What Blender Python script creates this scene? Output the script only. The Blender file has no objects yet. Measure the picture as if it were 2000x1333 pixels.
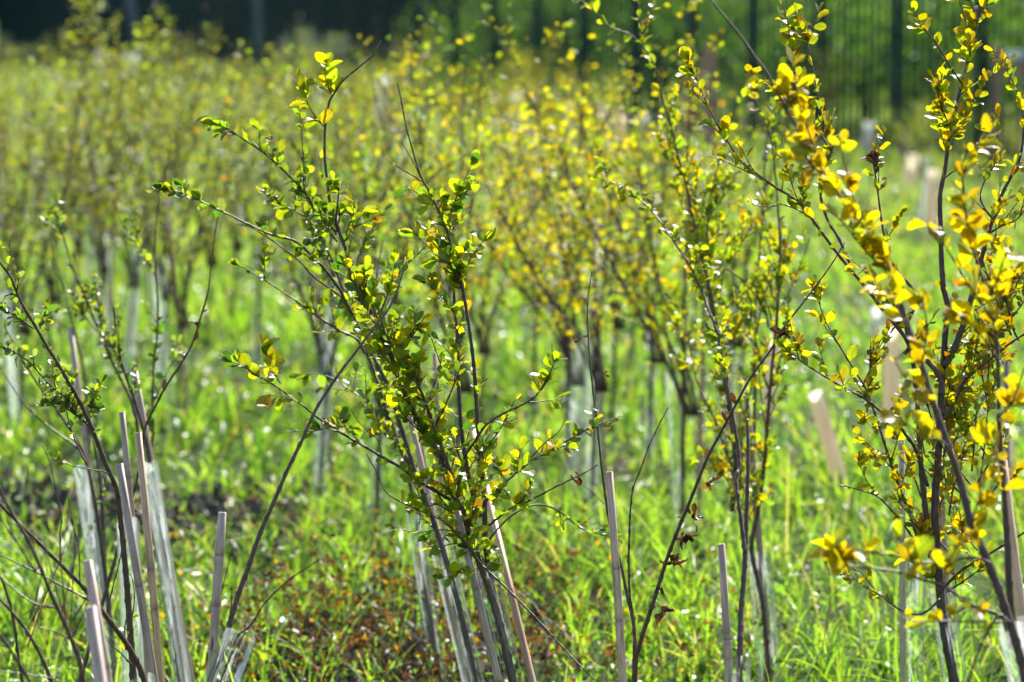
import bpy, math, random
import numpy as np
from mathutils import Vector, Matrix

# ------------------------------------------------------------------ camera, sky, sun, exposure
scene = bpy.context.scene
col = scene.collection
R = math.radians
FPX, CAMH = 7500.0, 1.7                       # focal length in photo pixels, eye height
PITCH = math.atan(656.5 / FPX)

cam_d = bpy.data.cameras.new('camera'); cam = bpy.data.objects.new('camera', cam_d); col.objects.link(cam)
cam.location = (0, 0, CAMH); cam.rotation_euler = (math.pi / 2 - PITCH, 0, 0)
cam_d.sensor_width = 36; cam_d.lens = FPX / 2000 * 36
cam_d.clip_start = 0.1; cam_d.clip_end = 2000
cam_d.dof.use_dof = True; cam_d.dof.focus_distance = 7.5; cam_d.dof.aperture_fstop = 4.6
cam_d.dof.aperture_blades = 9
scene.camera = cam

SUN_AZ, SUN_EL = R(17), R(38)                 # azimuth to the right of straight ahead: back light
world = bpy.data.worlds.new('World'); scene.world = world; world.use_nodes = True
wn = world.node_tree
sky = wn.nodes.new('ShaderNodeTexSky'); sky.sky_type = 'NISHITA'; sky.sun_disc = False
sky.sun_elevation = SUN_EL; sky.sun_rotation = SUN_AZ; sky.air_density = 1.0; sky.dust_density = 1.5
bg = wn.nodes['Background']; bg.inputs[1].default_value = 0.11
wn.links.new(sky.outputs[0], bg.inputs[0])
sl = bpy.data.lights.new('sun', 'SUN'); so = bpy.data.objects.new('sun', sl); col.objects.link(so)
sl.energy = 5.0; sl.angle = R(0.5); sl.color = (1.0, 0.95, 0.85)
sdir = Vector((math.sin(SUN_AZ) * math.cos(SUN_EL), math.cos(SUN_AZ) * math.cos(SUN_EL), math.sin(SUN_EL)))
so.rotation_euler = sdir.to_track_quat('Z', 'Y').to_euler(); so.location = (20, 60, 40)

vs = scene.view_settings
vs.view_transform = 'Standard'; vs.look = 'None'; vs.exposure = 1.5; vs.gamma = 1.0; vs.use_curve_mapping = False
cy = scene.cycles
cy.use_denoising = True; cy.max_bounces = 8; cy.diffuse_bounces = 4; cy.glossy_bounces = 2
cy.transmission_bounces = 6; cy.transparent_max_bounces = 12; cy.sample_clamp_indirect = 4; cy.sample_clamp_direct = 40
cy.caustics_reflective = False; cy.caustics_refractive = False

rng = np.random.default_rng(11)
random.seed(5)

# ------------------------------------------------------------------ helpers
ca, sa = math.cos(PITCH), math.sin(PITCH)
def P(px, py, d):
    """photo pixel at depth d (metres along the view axis) -> point in the field"""
    x = (px - 1000) / FPX * d; u = -(py - 666.5) / FPX * d
    return Vector((x, d * ca + u * sa, CAMH - d * sa + u * ca))
def gz(x, y):
    return 0.03 * np.sin(x * 1.3 + 0.4 * y) * np.cos(y * 0.9 - 0.3 * x) + 0.015 * np.sin(x * 3.7 + 1.1) * np.sin(y * 3.1)
def ground_depth(py):
    return FPX * CAMH / (py - 10.0)
def to_ground(a, b):
    """extend the line a->b down to the soil"""
    v = (b - a).normalized()
    t = (a.z + 0.03) / -v.z
    return a + v * t
def tag(o, label=None, cat=None, group=None, kind=None):
    if label: o['label'] = label
    if cat: o['category'] = cat
    if group: o['group'] = group
    if kind: o['kind'] = kind
    return o
def empty(name, loc=(0, 0, 0)):
    o = bpy.data.objects.new(name, None); o.location = loc; o.empty_display_size = 0.05; col.objects.link(o); return o
def link(name, me, parent=None, kind=None):
    o = bpy.data.objects.new(name, me); col.objects.link(o)
    if parent is not None:
        o.parent = parent
    if kind: o['kind'] = kind
    return o
def np_mesh(name, V, quads=None, tris=None, mat=None, colr=None, uv=None, smooth=True):
    """numpy arrays -> mesh; colr per vertex RGBA, uv per vertex"""
    me = bpy.data.meshes.new(name)
    nq = 0 if quads is None else len(quads); nt = 0 if tris is None else len(tris)
    loops = []
    if nq: loops.append(np.asarray(quads).ravel())
    if nt: loops.append(np.asarray(tris).ravel())
    L = np.concatenate(loops).astype(np.int32)
    V = np.asarray(V, np.float32)
    me.vertices.add(len(V)); me.vertices.foreach_set('co', V.ravel())
    me.loops.add(len(L)); me.loops.foreach_set('vertex_index', L)
    me.polygons.add(nq + nt)
    start = np.concatenate([np.arange(nq) * 4, nq * 4 + np.arange(nt) * 3]).astype(np.int32)
    me.polygons.foreach_set('loop_start', start)
    me.polygons.foreach_set('use_smooth', np.full(nq + nt, smooth))
    if colr is not None:
        a = me.color_attributes.new('Col', 'FLOAT_COLOR', 'POINT'); a.data.foreach_set('color', np.asarray(colr, np.float32).ravel())
    if uv is not None:
        u = me.uv_layers.new(name='UVMap'); u.data.foreach_set('uv', np.asarray(uv, np.float32)[L].ravel())
    if mat is not None: me.materials.append(mat)
    me.update(calc_edges=True); me.validate()
    return me

# ------------------------------------------------------------------ materials
def new_mat(name):
    m = bpy.data.materials.new(name); m.use_nodes = True
    nt = m.node_tree; nt.nodes.clear()
    out = nt.nodes.new('ShaderNodeOutputMaterial')
    return m, nt, out
def N(nt, t, **kw):
    n = nt.nodes.new(t)
    for k, v in kw.items(): setattr(n, k, v)
    return n
def mix_rgb(nt, fac, a, b, mode='MIX'):
    n = N(nt, 'ShaderNodeMix', data_type='RGBA', blend_type=mode)
    for s, v in ((n.inputs[0], fac), (n.inputs[6], a), (n.inputs[7], b)):
        if isinstance(v, bpy.types.NodeSocket): nt.links.new(v, s)
        elif isinstance(v, (int, float)): s.default_value = v
        else: s.default_value = (*v, 1)
    return n.outputs[2]
def math_n(nt, op, a, b=None, clamp=False):
    n = N(nt, 'ShaderNodeMath', operation=op, use_clamp=clamp)
    for s, v in ((n.inputs[0], a), (n.inputs[1], b)):
        if v is None: continue
        if isinstance(v, bpy.types.NodeSocket): nt.links.new(v, s)
        else: s.default_value = v
    return n.outputs[0]
def noise(nt, scale, detail=4, vec=None, rough=0.6):
    n = N(nt, 'ShaderNodeTexNoise'); n.inputs['Scale'].default_value = scale; n.inputs['Detail'].default_value = detail
    n.inputs['Roughness'].default_value = rough
    if vec is not None: nt.links.new(vec, n.inputs['Vector'])
    return n
def ramp(nt, fac, stops):
    n = N(nt, 'ShaderNodeValToRGB')
    while len(n.color_ramp.elements) < len(stops): n.color_ramp.elements.new(0.5)
    for e, (p, c) in zip(n.color_ramp.elements, stops):
        e.position = p; e.color = (*c, 1) if len(c) == 3 else c
    nt.links.new(fac, n.inputs[0]); return n.outputs[0]

def leaf_material(name='leaf', rough=.40, spec=.4):
    """waxy autumn leaf: colour from the leaf itself, veins, brown margin, light shining through"""
    m, nt, out = new_mat(name)
    at = N(nt, 'ShaderNodeAttribute', attribute_name='Col')
    uv = N(nt, 'ShaderNodeUVMap'); sep = N(nt, 'ShaderNodeSeparateXYZ'); nt.links.new(uv.outputs[0], sep.inputs[0])
    ax = math_n(nt, 'ABSOLUTE', math_n(nt, 'SUBTRACT', math_n(nt, 'MULTIPLY', sep.outputs[0], 2.0), 1.0))
    oi = N(nt, 'ShaderNodeObjectInfo')
    tc = N(nt, 'ShaderNodeTexCoord')
    hs = N(nt, 'ShaderNodeHueSaturation')
    nt.links.new(math_n(nt, 'ADD', math_n(nt, 'MULTIPLY', oi.outputs['Random'], 0.036), 0.482), hs.inputs['Hue'])
    nt.links.new(math_n(nt, 'ADD', math_n(nt, 'MULTIPLY', oi.outputs['Random'], 0.5), 0.72), hs.inputs['Value'])
    nt.links.new(at.outputs['Color'], hs.inputs['Color'])
    # side veins run slantwise from the midrib
    sv = math_n(nt, 'FRACT', math_n(nt, 'SUBTRACT', math_n(nt, 'MULTIPLY', sep.outputs[1], 6.0), math_n(nt, 'MULTIPLY', ax, 1.6)))
    vein = math_n(nt, 'LESS_THAN', sv, 0.22)
    mid = math_n(nt, 'LESS_THAN', ax, 0.07)
    vv = math_n(nt, 'MAXIMUM', vein, mid)
    ns = noise(nt, 3.2, 4, tc.outputs['Object'])
    c1 = mix_rgb(nt, math_n(nt, 'MULTIPLY', vv, 0.75), hs.outputs[0], mix_rgb(nt, 1.0, hs.outputs[0], (0.42, 0.5, 0.4), 'MULTIPLY'))
    c2 = mix_rgb(nt, ramp(nt, ns.outputs['Fac'], [(0.38, (0, 0, 0)), (0.64, (1, 1, 1))]), c1, mix_rgb(nt, 1.0, c1, (0.62, 0.74, 0.6), 'MULTIPLY'))
    edge = math_n(nt, 'MULTIPLY', math_n(nt, 'GREATER_THAN', math_n(nt, 'ADD', math_n(nt, 'MAXIMUM', ax, sep.outputs[1]), math_n(nt, 'MULTIPLY', ns.outputs['Fac'], 0.5)), 1.24), at.outputs['Alpha'])
    c3 = mix_rgb(nt, edge, c2, (0.22, 0.075, 0.02))
    bs = N(nt, 'ShaderNodeBsdfPrincipled'); bs.inputs['Roughness'].default_value = rough
    bs.inputs['Specular IOR Level'].default_value = spec
    nt.links.new(mix_rgb(nt, 1.0, c3, (0.55, 0.62, 0.6), 'MULTIPLY'), bs.inputs['Base Color'])
    tr = N(nt, 'ShaderNodeBsdfTranslucent')
    nt.links.new(mix_rgb(nt, 1.0, c3, (1.08, 1.06, 0.3), 'MULTIPLY'), tr.inputs['Color'])
    mx = N(nt, 'ShaderNodeMixShader'); mx.inputs[0].default_value = 0.62
    nt.links.new(bs.outputs[0], mx.inputs[1]); nt.links.new(tr.outputs[0], mx.inputs[2]); nt.links.new(mx.outputs[0], out.inputs[0])
    return m
def grass_material(name='grass_blade', rough=0.36, trans=0.62, tint=(1.12, 1.2, 0.5), spec=0.4):
    m, nt, out = new_mat(name)
    at = N(nt, 'ShaderNodeAttribute', attribute_name='Col')
    bs = N(nt, 'ShaderNodeBsdfPrincipled'); bs.inputs['Roughness'].default_value = rough
    bs.inputs['Specular IOR Level'].default_value = spec
    nt.links.new(mix_rgb(nt, 1.0, at.outputs['Color'], (.7, .72, .8), 'MULTIPLY'), bs.inputs['Base Color'])
    tr = N(nt, 'ShaderNodeBsdfTranslucent')
    nt.links.new(mix_rgb(nt, 1.0, at.outputs['Color'], tint, 'MULTIPLY'), tr.inputs['Color'])
    mx = N(nt, 'ShaderNodeMixShader'); mx.inputs[0].default_value = trans
    nt.links.new(bs.outputs[0], mx.inputs[1]); nt.links.new(tr.outputs[0], mx.inputs[2]); nt.links.new(mx.outputs[0], out.inputs[0])
    return m
def simple(name, c1, c2, scale, rough=0.7, bump=0.0, stretch=None, spec=0.4):
    m, nt, out = new_mat(name)
    tc = N(nt, 'ShaderNodeTexCoord'); vec = tc.outputs['Object']
    if stretch:
        mp = N(nt, 'ShaderNodeMapping'); mp.inputs['Scale'].default_value = stretch; nt.links.new(vec, mp.inputs[0]); vec = mp.outputs[0]
    ns = noise(nt, scale, 6, vec)
    c = ramp(nt, ns.outputs['Fac'], [(0.32, c1), (0.68, c2)])
    oi = N(nt, 'ShaderNodeObjectInfo')
    v = math_n(nt, 'ADD', math_n(nt, 'MULTIPLY', oi.outputs['Random'], 0.4), 0.8)
    hs = N(nt, 'ShaderNodeHueSaturation'); nt.links.new(v, hs.inputs['Value']); nt.links.new(c, hs.inputs['Color'])
    bs = N(nt, 'ShaderNodeBsdfPrincipled'); bs.inputs['Roughness'].default_value = rough; bs.inputs['Specular IOR Level'].default_value = spec
    nt.links.new(hs.outputs[0], bs.inputs['Base Color'])
    if bump:
        b = N(nt, 'ShaderNodeBump'); b.inputs['Strength'].default_value = bump; b.inputs['Distance'].default_value = 0.002
        nt.links.new(ns.outputs['Fac'], b.inputs['Height']); nt.links.new(b.outputs[0], bs.inputs['Normal'])
    nt.links.new(bs.outputs[0], out.inputs[0]); return m
def plastic_material(name, tint, clear):
    """thin clear tree-guard film, scuffed and misted"""
    m, nt, out = new_mat(name)
    tc = N(nt, 'ShaderNodeTexCoord')
    mp = N(nt, 'ShaderNodeMapping'); mp.inputs['Scale'].default_value = (1, 1, 0.10); nt.links.new(tc.outputs['Object'], mp.inputs[0])
    n1 = noise(nt, 75, 5, mp.outputs[0], 0.7); n2 = noise(nt, 260, 4, tc.outputs['Object'], 0.7)
    f = ramp(nt, n1.outputs['Fac'], [(0.50, (0, 0, 0)), (0.70, (1, 1, 1))])
    tp = N(nt, 'ShaderNodeBsdfTransparent'); tp.inputs[0].default_value = (0.9, 0.94, 0.93, 1)
    tl = N(nt, 'ShaderNodeBsdfTranslucent'); tl.inputs[0].default_value = (*tint, 1)
    df = N(nt, 'ShaderNodeBsdfDiffuse'); df.inputs[0].default_value = (*tint, 1)
    gl = N(nt, 'ShaderNodeBsdfGlossy'); gl.inputs['Roughness'].default_value = 0.18
    bp = N(nt, 'ShaderNodeBump'); bp.inputs['Strength'].default_value = 0.5; bp.inputs['Distance'].default_value = 0.002
    nt.links.new(n1.outputs['Fac'], bp.inputs['Height']); nt.links.new(bp.outputs[0], gl.inputs['Normal'])
    a = N(nt, 'ShaderNodeMixShader'); a.inputs[0].default_value = 0.72; nt.links.new(df.outputs[0], a.inputs[1]); nt.links.new(tl.outputs[0], a.inputs[2])
    b = N(nt, 'ShaderNodeMixShader')
    fac = math_n(nt, 'ADD', math_n(nt, 'MULTIPLY', f, 0.45), math_n(nt, 'ADD', math_n(nt, 'MULTIPLY', n2.outputs['Fac'], 0.16), 1 - clear - 0.15), clamp=True)
    nt.links.new(fac, b.inputs[0]); nt.links.new(tp.outputs[0], b.inputs[1]); nt.links.new(a.outputs[0], b.inputs[2])
    fr = N(nt, 'ShaderNodeFresnel'); fr.inputs[0].default_value = 1.45
    c = N(nt, 'ShaderNodeMixShader'); nt.links.new(math_n(nt, 'MULTIPLY', fr.outputs[0], .45), c.inputs[0]); nt.links.new(b.outputs[0], c.inputs[1]); nt.links.new(gl.outputs[0], c.inputs[2])
    nt.links.new(c.outputs[0], out.inputs[0]); return m
def shelter_material(name, tint, w):
    m, nt, out = new_mat(name)
    tc = N(nt, 'ShaderNodeTexCoord'); mp = N(nt, 'ShaderNodeMapping'); mp.inputs['Scale'].default_value = (1, 1, .15); nt.links.new(tc.outputs['Object'], mp.inputs[0])
    n1 = noise(nt, 30, 5, mp.outputs[0])
    c = ramp(nt, n1.outputs['Fac'], [(.3, tuple(v * .7 for v in tint)), (.7, tint)])
    df = N(nt, 'ShaderNodeBsdfPrincipled'); df.inputs['Roughness'].default_value = .5; nt.links.new(c, df.inputs['Base Color'])
    tl = N(nt, 'ShaderNodeBsdfTranslucent'); nt.links.new(c, tl.inputs[0])
    a = N(nt, 'ShaderNodeMixShader'); a.inputs[0].default_value = w; nt.links.new(df.outputs[0], a.inputs[1]); nt.links.new(tl.outputs[0], a.inputs[2])
    nt.links.new(a.outputs[0], out.inputs[0]); return m
def ground_material():
    m, nt, out = new_mat('field_soil')
    tc = N(nt, 'ShaderNodeTexCoord')
    n1 = noise(nt, 0.55, 6, tc.outputs['Object']); n2 = noise(nt, 14, 6, tc.outputs['Object'])
    g = ramp(nt, n2.outputs['Fac'], [(0.3, (0.014, 0.028, 0.006)), (0.7, (0.045, 0.085, 0.015))])
    s = ramp(nt, n2.outputs['Fac'], [(0.3, (0.012, 0.010, 0.006)), (0.7, (0.045, 0.040, 0.022))])
    f = ramp(nt, n1.outputs['Fac'], [(0.52, (0, 0, 0)), (0.66, (1, 1, 1))])
    bs = N(nt, 'ShaderNodeBsdfPrincipled'); bs.inputs['Roughness'].default_value = 1.0; bs.inputs['Specular IOR Level'].default_value = 0.05
    nt.links.new(mix_rgb(nt, f, g, s), bs.inputs['Base Color'])
    bp = N(nt, 'ShaderNodeBump'); bp.inputs['Strength'].default_value = 0.8; bp.inputs['Distance'].default_value = 0.03
    nt.links.new(n2.outputs['Fac'], bp.inputs['Height']); nt.links.new(bp.outputs[0], bs.inputs['Normal'])
    nt.links.new(bs.outputs[0], out.inputs[0]); return m
def cane_material():
    m, nt, out = new_mat('bamboo')
    tc = N(nt, 'ShaderNodeTexCoord')
    mp = N(nt, 'ShaderNodeMapping'); mp.inputs['Scale'].default_value = (1, 1, 0.05); nt.links.new(tc.outputs['Object'], mp.inputs[0])
    n1 = noise(nt, 300, 5, mp.outputs[0]); n2 = noise(nt, 14, 6, tc.outputs['Object'])
    c = ramp(nt, n1.outputs['Fac'], [(0.3, (0.25, 0.16, 0.10)), (0.7, (0.66, 0.49, 0.36))])
    at = N(nt, 'ShaderNodeAttribute', attribute_name='Col')
    c = mix_rgb(nt, 1.0, c, at.outputs['Color'], 'MULTIPLY')
    c = mix_rgb(nt, math_n(nt, 'MULTIPLY', ramp(nt, n2.outputs['Fac'], [(0.5, (0, 0, 0)), (0.7, (1, 1, 1))]), 0.45), c, (0.2, 0.17, 0.16))
    oi = N(nt, 'ShaderNodeObjectInfo')
    hs = N(nt, 'ShaderNodeHueSaturation'); hs.inputs['Saturation'].default_value = 1.0
    nt.links.new(math_n(nt, 'ADD', math_n(nt, 'MULTIPLY', oi.outputs['Random'], 0.5), 0.75), hs.inputs['Value']); nt.links.new(c, hs.inputs['Color'])
    bs = N(nt, 'ShaderNodeBsdfPrincipled'); bs.inputs['Roughness'].default_value = 0.45
    nt.links.new(hs.outputs[0], bs.inputs['Base Color']); nt.links.new(bs.outputs[0], out.inputs[0]); return m

M_LEAF = leaf_material(); M_LEAF_DULL = leaf_material('leaf_dull', .5, .22)
M_GRASS = grass_material()
M_WEED = grass_material('dead_weed', 0.5, 0.35, (1.2, 1.0, 0.7))
M_BARK = simple('bark', (0.038, 0.020, 0.014), (0.12, 0.066, 0.046), 160, 0.55, 0.6, (1, 1, 0.3))
M_BARKG = simple('bark_grey', (0.06, 0.05, 0.04), (0.17, 0.14, 0.11), 120, 0.6, 0.6, (1, 1, 0.25))
M_CANE = cane_material()
M_TUBE = plastic_material('clear_guard', (0.74, 0.78, 0.77), 0.95)
M_TUBEW = plastic_material('milky_guard', (0.70, 0.74, 0.73), 0.80)
M_CREAM = simple('pale_timber', (0.42, 0.33, 0.23), (0.66, 0.56, 0.43), 40, 0.7, 0.3, (1, 1, 0.15))
M_POST = simple('brown_timber', (0.24, 0.13, 0.085), (0.40, 0.24, 0.16), 30, 0.75, 0.3, (1, 1, 0.15))
M_FENCE = simple('green_paint', (0.006, 0.026, 0.022), (0.009, 0.034, 0.028), 20, 0.7, spec=.15)
M_SOIL = simple('dark_soil', (0.025, 0.018, 0.013), (0.09, 0.065, 0.045), 60, 0.8, 0.8)
M_GROUND = ground_material()
M_WHITE = simple('white_sheet', (0.7, 0.7, 0.7), (0.82, 0.82, 0.82), 10, 0.4)
M_SHELT = shelter_material('cream_shelter', (.80, .70, .54), .55); M_SHELW = shelter_material('white_shelter', (.66, .66, .62), .6)
M_SNAIL = simple('snail_shell', (0.16, 0.16, 0.15), (0.34, 0.33, 0.30), 300, 0.3)

# ------------------------------------------------------------------ leaf shapes
def leaf_template(L, W, fold, curl, wave, rows=11, seed=0):
    r = np.random.default_rng(seed)
    t = np.linspace(0, 1, rows)
    w = W / 2 * np.sin(np.pi * np.clip(0.06 + 0.90 * t ** 1.12, 0.0, 1)) ** 0.55
    w[0] = 0.012; w[-1] = 0.14 * W
    ser = np.where(np.arange(rows) % 2 == 0, 0.90, 1.06); ser[0] = ser[-1] = 1
    V, UV = [], []
    pet = L * 0.16
    ph = r.uniform(0, 6)
    for i in range(rows):
        yy = pet * (i > 0) + t[i] * L
        if i == 0: yy = 0
        zc = curl * L * (t[i] ** 2)
        for s in (-1, 0, 1):
            x = s * w[i] * ser[i] * (1 + 0.06 * r.uniform(-1, 1))
            z = zc + fold * abs(x) + wave * W * 0.5 * math.sin(t[i] * 7 + ph + s * 1.3) * abs(s) * min(1, i)
            V.append((x, yy - abs(s) * 0.02 * L, z)); UV.append((0.5 + 0.5 * s, t[i]))
    Q = []
    for i in range(rows - 1):
        a = i * 3; Q += [(a, a + 1, a + 4, a + 3), (a + 1, a + 2, a + 5, a + 4)]
    return np.array(V, np.float32), np.array(Q), np.array(UV, np.float32)
# shapes for a leaf 1 unit long
SHAPES = [leaf_template(1, 0.74, 0.25, 0.10, 0.10, seed=1), leaf_template(1, 0.68, 0.45, -0.22, 0.14, seed=2),
          leaf_template(1, 0.78, 0.10, 0.22, 0.18, seed=3), leaf_template(1, 0.64, 0.75, -0.12, 0.08, seed=4),
          leaf_template(1, 0.80, 0.32, -0.35, 0.20, seed=5), leaf_template(1, 0.70, 0.18, 0.30, 0.12, seed=6)]
DEAD = [leaf_template(1, 0.5, 1.1, -0.8, 0.5, seed=7), leaf_template(1, 0.6, 0.9, 0.9, 0.6, seed=8)]
FAR = (np.array([(0, 0, 0), (-.36, .6, .10), (0, .55, 0), (.36, .6, .10), (0, 1.1, -.06)], np.float32),
       np.array([(0, 2, 1), (0, 3, 2), (1, 2, 4), (2, 3, 4)]), np.array([(.5, 0), (0, .5), (.5, .5), (1, .5), (.5, 1)], np.float32))
CLS = {  # colour of the leaf itself, alpha = browning at the margin
    'green': (0.22, 0.32, 0.045, 0.05), 'deep': (0.10, 0.22, 0.05, 0.0), 'lime': (0.40, 0.46, 0.025, 0.15),
    'yellow': (0.60, 0.49, 0.010, 0.4), 'gold': (0.68, 0.47, 0.008, 0.4), 'orange': (0.50, 0.25, 0.02, 0.9),
    'brown': (0.15, 0.065, 0.038, 1.0), 'sage': (0.22, 0.27, 0.13, 0.0), 'olive': (0.30, 0.29, 0.05, 0.2), 'dead': (0.07, 0.025, 0.022, 1.0)}
MIX = {
    'A': (('green', .27), ('deep', .11), ('lime', .40), ('yellow', .20), ('orange', .02)),
    'B': (('green', .38), ('deep', .15), ('lime', .38), ('sage', .09)),
    'E': (('yellow', .40), ('lime', .42), ('green', .08), ('gold', .07), ('orange', .03)),
    'F': (('gold', .52), ('yellow', .34), ('lime', .10), ('orange', .04)),
    'G': (('lime', .44), ('yellow', .26), ('green', .27), ('orange', .03)),
    'H': (('lime', .36), ('yellow', .34), ('gold', .06), ('green', .16), ('olive', .08)),
    'I': (('yellow', .42), ('gold', .14), ('lime', .22), ('olive', .18), ('orange', .04)),
    'K': (('sage', .45), ('green', .25), ('deep', .15), ('lime', .15)),
    'T': (('olive', .42), ('sage', .32), ('green', .14), ('lime', .10), ('orange', .02)),
    'U': (('olive', .5), ('lime', .16), ('yellow', .14), ('sage', .17), ('orange', .03)),
    'D': (('dead', .8), ('brown', .2)),
}
def pick(mix):
    r = random.random()
    for c, w in MIX[mix]:
        r -= w
        if r <= 0: return c
    return MIX[mix][0][0]
_leafmesh = {}
def leaf_mesh(cls, k):
    key = (cls, k)
    if key not in _leafmesh:
        src = DEAD if cls == 'dead' else SHAPES
        V, Q, UV = src[k % len(src)]
        _leafmesh[key] = np_mesh('leaf_' + cls, V, quads=Q, mat=M_LEAF, colr=np.tile(CLS[cls], (len(V), 1)), uv=UV)
    return _leafmesh[key]
def joined_leaves(mats, classes, far=False, name='foliage'):
    T = FAR if far else SHAPES[0]
    V0, F0, UV0 = T; n = len(V0)
    Ms = np.array([np.array(m) for m in mats], np.float32)
    V = np.einsum('nij,kj->nki', Ms[:, :3, :3], V0) + Ms[:, None, :3, 3]
    F = (F0[None] + (np.arange(len(mats)) * n)[:, None, None]).reshape(-1, F0.shape[1])
    C = np.array([CLS[c] for c in classes], np.float32)
    C[:, :3] *= rng.uniform(0.75, 1.25, (len(C), 1))
    C = np.repeat(C, n, axis=0)
    kw = dict(tris=F) if far else dict(quads=F)
    return np_mesh(name, V.reshape(-1, 3), mat=M_LEAF_DULL if far else M_LEAF, colr=C, uv=np.tile(UV0, (len(mats), 1)), **kw)

# ------------------------------------------------------------------ stems
def smooth_path(pts, sub=4):
    if len(pts) < 3: 
        return [pts[0].lerp(pts[-1], i / 4) for i in range(5)]
    out = []
    for i in range(len(pts) - 1):
        p0 = pts[max(i - 1, 0)]; p1 = pts[i]; p2 = pts[i + 1]; p3 = pts[min(i + 2, len(pts) - 1)]
        for s in range(sub):
            t = s / sub
            out.append(0.5 * ((2 * p1) + (p2 - p0) * t + (2 * p0 - 5 * p1 + 4 * p2 - p3) * t * t + (3 * p1 - p0 - 3 * p2 + p3) * t ** 3))
    out.append(pts[-1].copy())
    return out
def tube_mesh(name, path, r0, r1, mat, sides=7, knobby=0.0, nodes=0.035):
    """tapered shoot along path, with a swelling at every bud"""
    n = len(path); V = []; Q = []
    L = [0.0]
    for a, b in zip(path, path[1:]): L.append(L[-1] + (b - a).length)
    tot = max(L[-1], 1e-6)
    pts = []
    if knobby:
        step = max(nodes / 4, 0.005); m = min(max(int(tot / step), n), 220)
        for i in range(m + 1):
            s = tot * i / m
            j = max(k for k in range(n) if L[k] <= s + 1e-9); j = min(j, n - 2)
            f = (s - L[j]) / max(L[j + 1] - L[j], 1e-9)
            pts.append((path[j].lerp(path[j + 1], f), s))
    else:
        pts = [(p, l) for p, l in zip(path, L)]
    ref = Vector((0.3, 0.9, 0.2))
    for i, (p, s) in enumerate(pts):
        d = (pts[min(i + 1, len(pts) - 1)][0] - pts[max(i - 1, 0)][0]).normalized()
        u = d.cross(ref).normalized(); v = d.cross(u)
        f = s / tot
        r = r0 * (1 - f) + r1 * f
        off = Vector((0, 0, 0))
        if knobby and i % 4 == 2:
            k = (i // 4)
            a = k * 2.4
            r *= 1 + knobby; off = (u * math.cos(a) + v * math.sin(a)) * r * 0.5 * knobby
        for q in range(sides):
            a = 2 * math.pi * q / sides
            V.append(p + off + (u * math.cos(a) + v * math.sin(a)) * r)
    m = len(pts)
    for i in range(m - 1):
        for q in range(sides):
            a = i * sides + q; b = i * sides + (q + 1) % sides
            Q.append((a, b, b + sides, a + sides))
    V.append(pts[-1][0] + d * r1); tip = len(V) - 1
    V.append(pts[0][0]); base = len(V) - 1
    T = [((m - 1) * sides + q, (m - 1) * sides + (q + 1) % sides, tip) for q in range(sides)]
    T += [((q + 1) % sides, q, base) for q in range(sides)]
    return np_mesh(name, np.array([tuple(x) for x in V]), quads=Q, tris=T, mat=mat)

def rand_perp(d):
    while True:
        r = Vector((random.gauss(0, 1), random.gauss(0, 1), random.gauss(0, 1)))
        r = r - d * r.dot(d)
        if r.length > 0.2: return r.normalized()
def leaf_matrix(p, d, size, flat=0.5):
    """leaf at p pointing along d; flat = how often its face lies level"""
    d = d.normalized()
    up = Vector((0, 0, 1)); up = up - d * up.dot(d)
    nrm = rand_perp(d)
    if up.length > 0.15: nrm = (nrm * (1 - flat) + up.normalized() * flat)
    nrm = (nrm - d * nrm.dot(d)).normalized()
    x = d.cross(nrm).normalized()
    M = Matrix(((x.x * size, d.x * size, nrm.x * size, p.x), (x.y * size, d.y * size, nrm.y * size, p.y), (x.z * size, d.z * size, nrm.z * size, p.z), (0, 0, 0, 1)))
    return M

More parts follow.
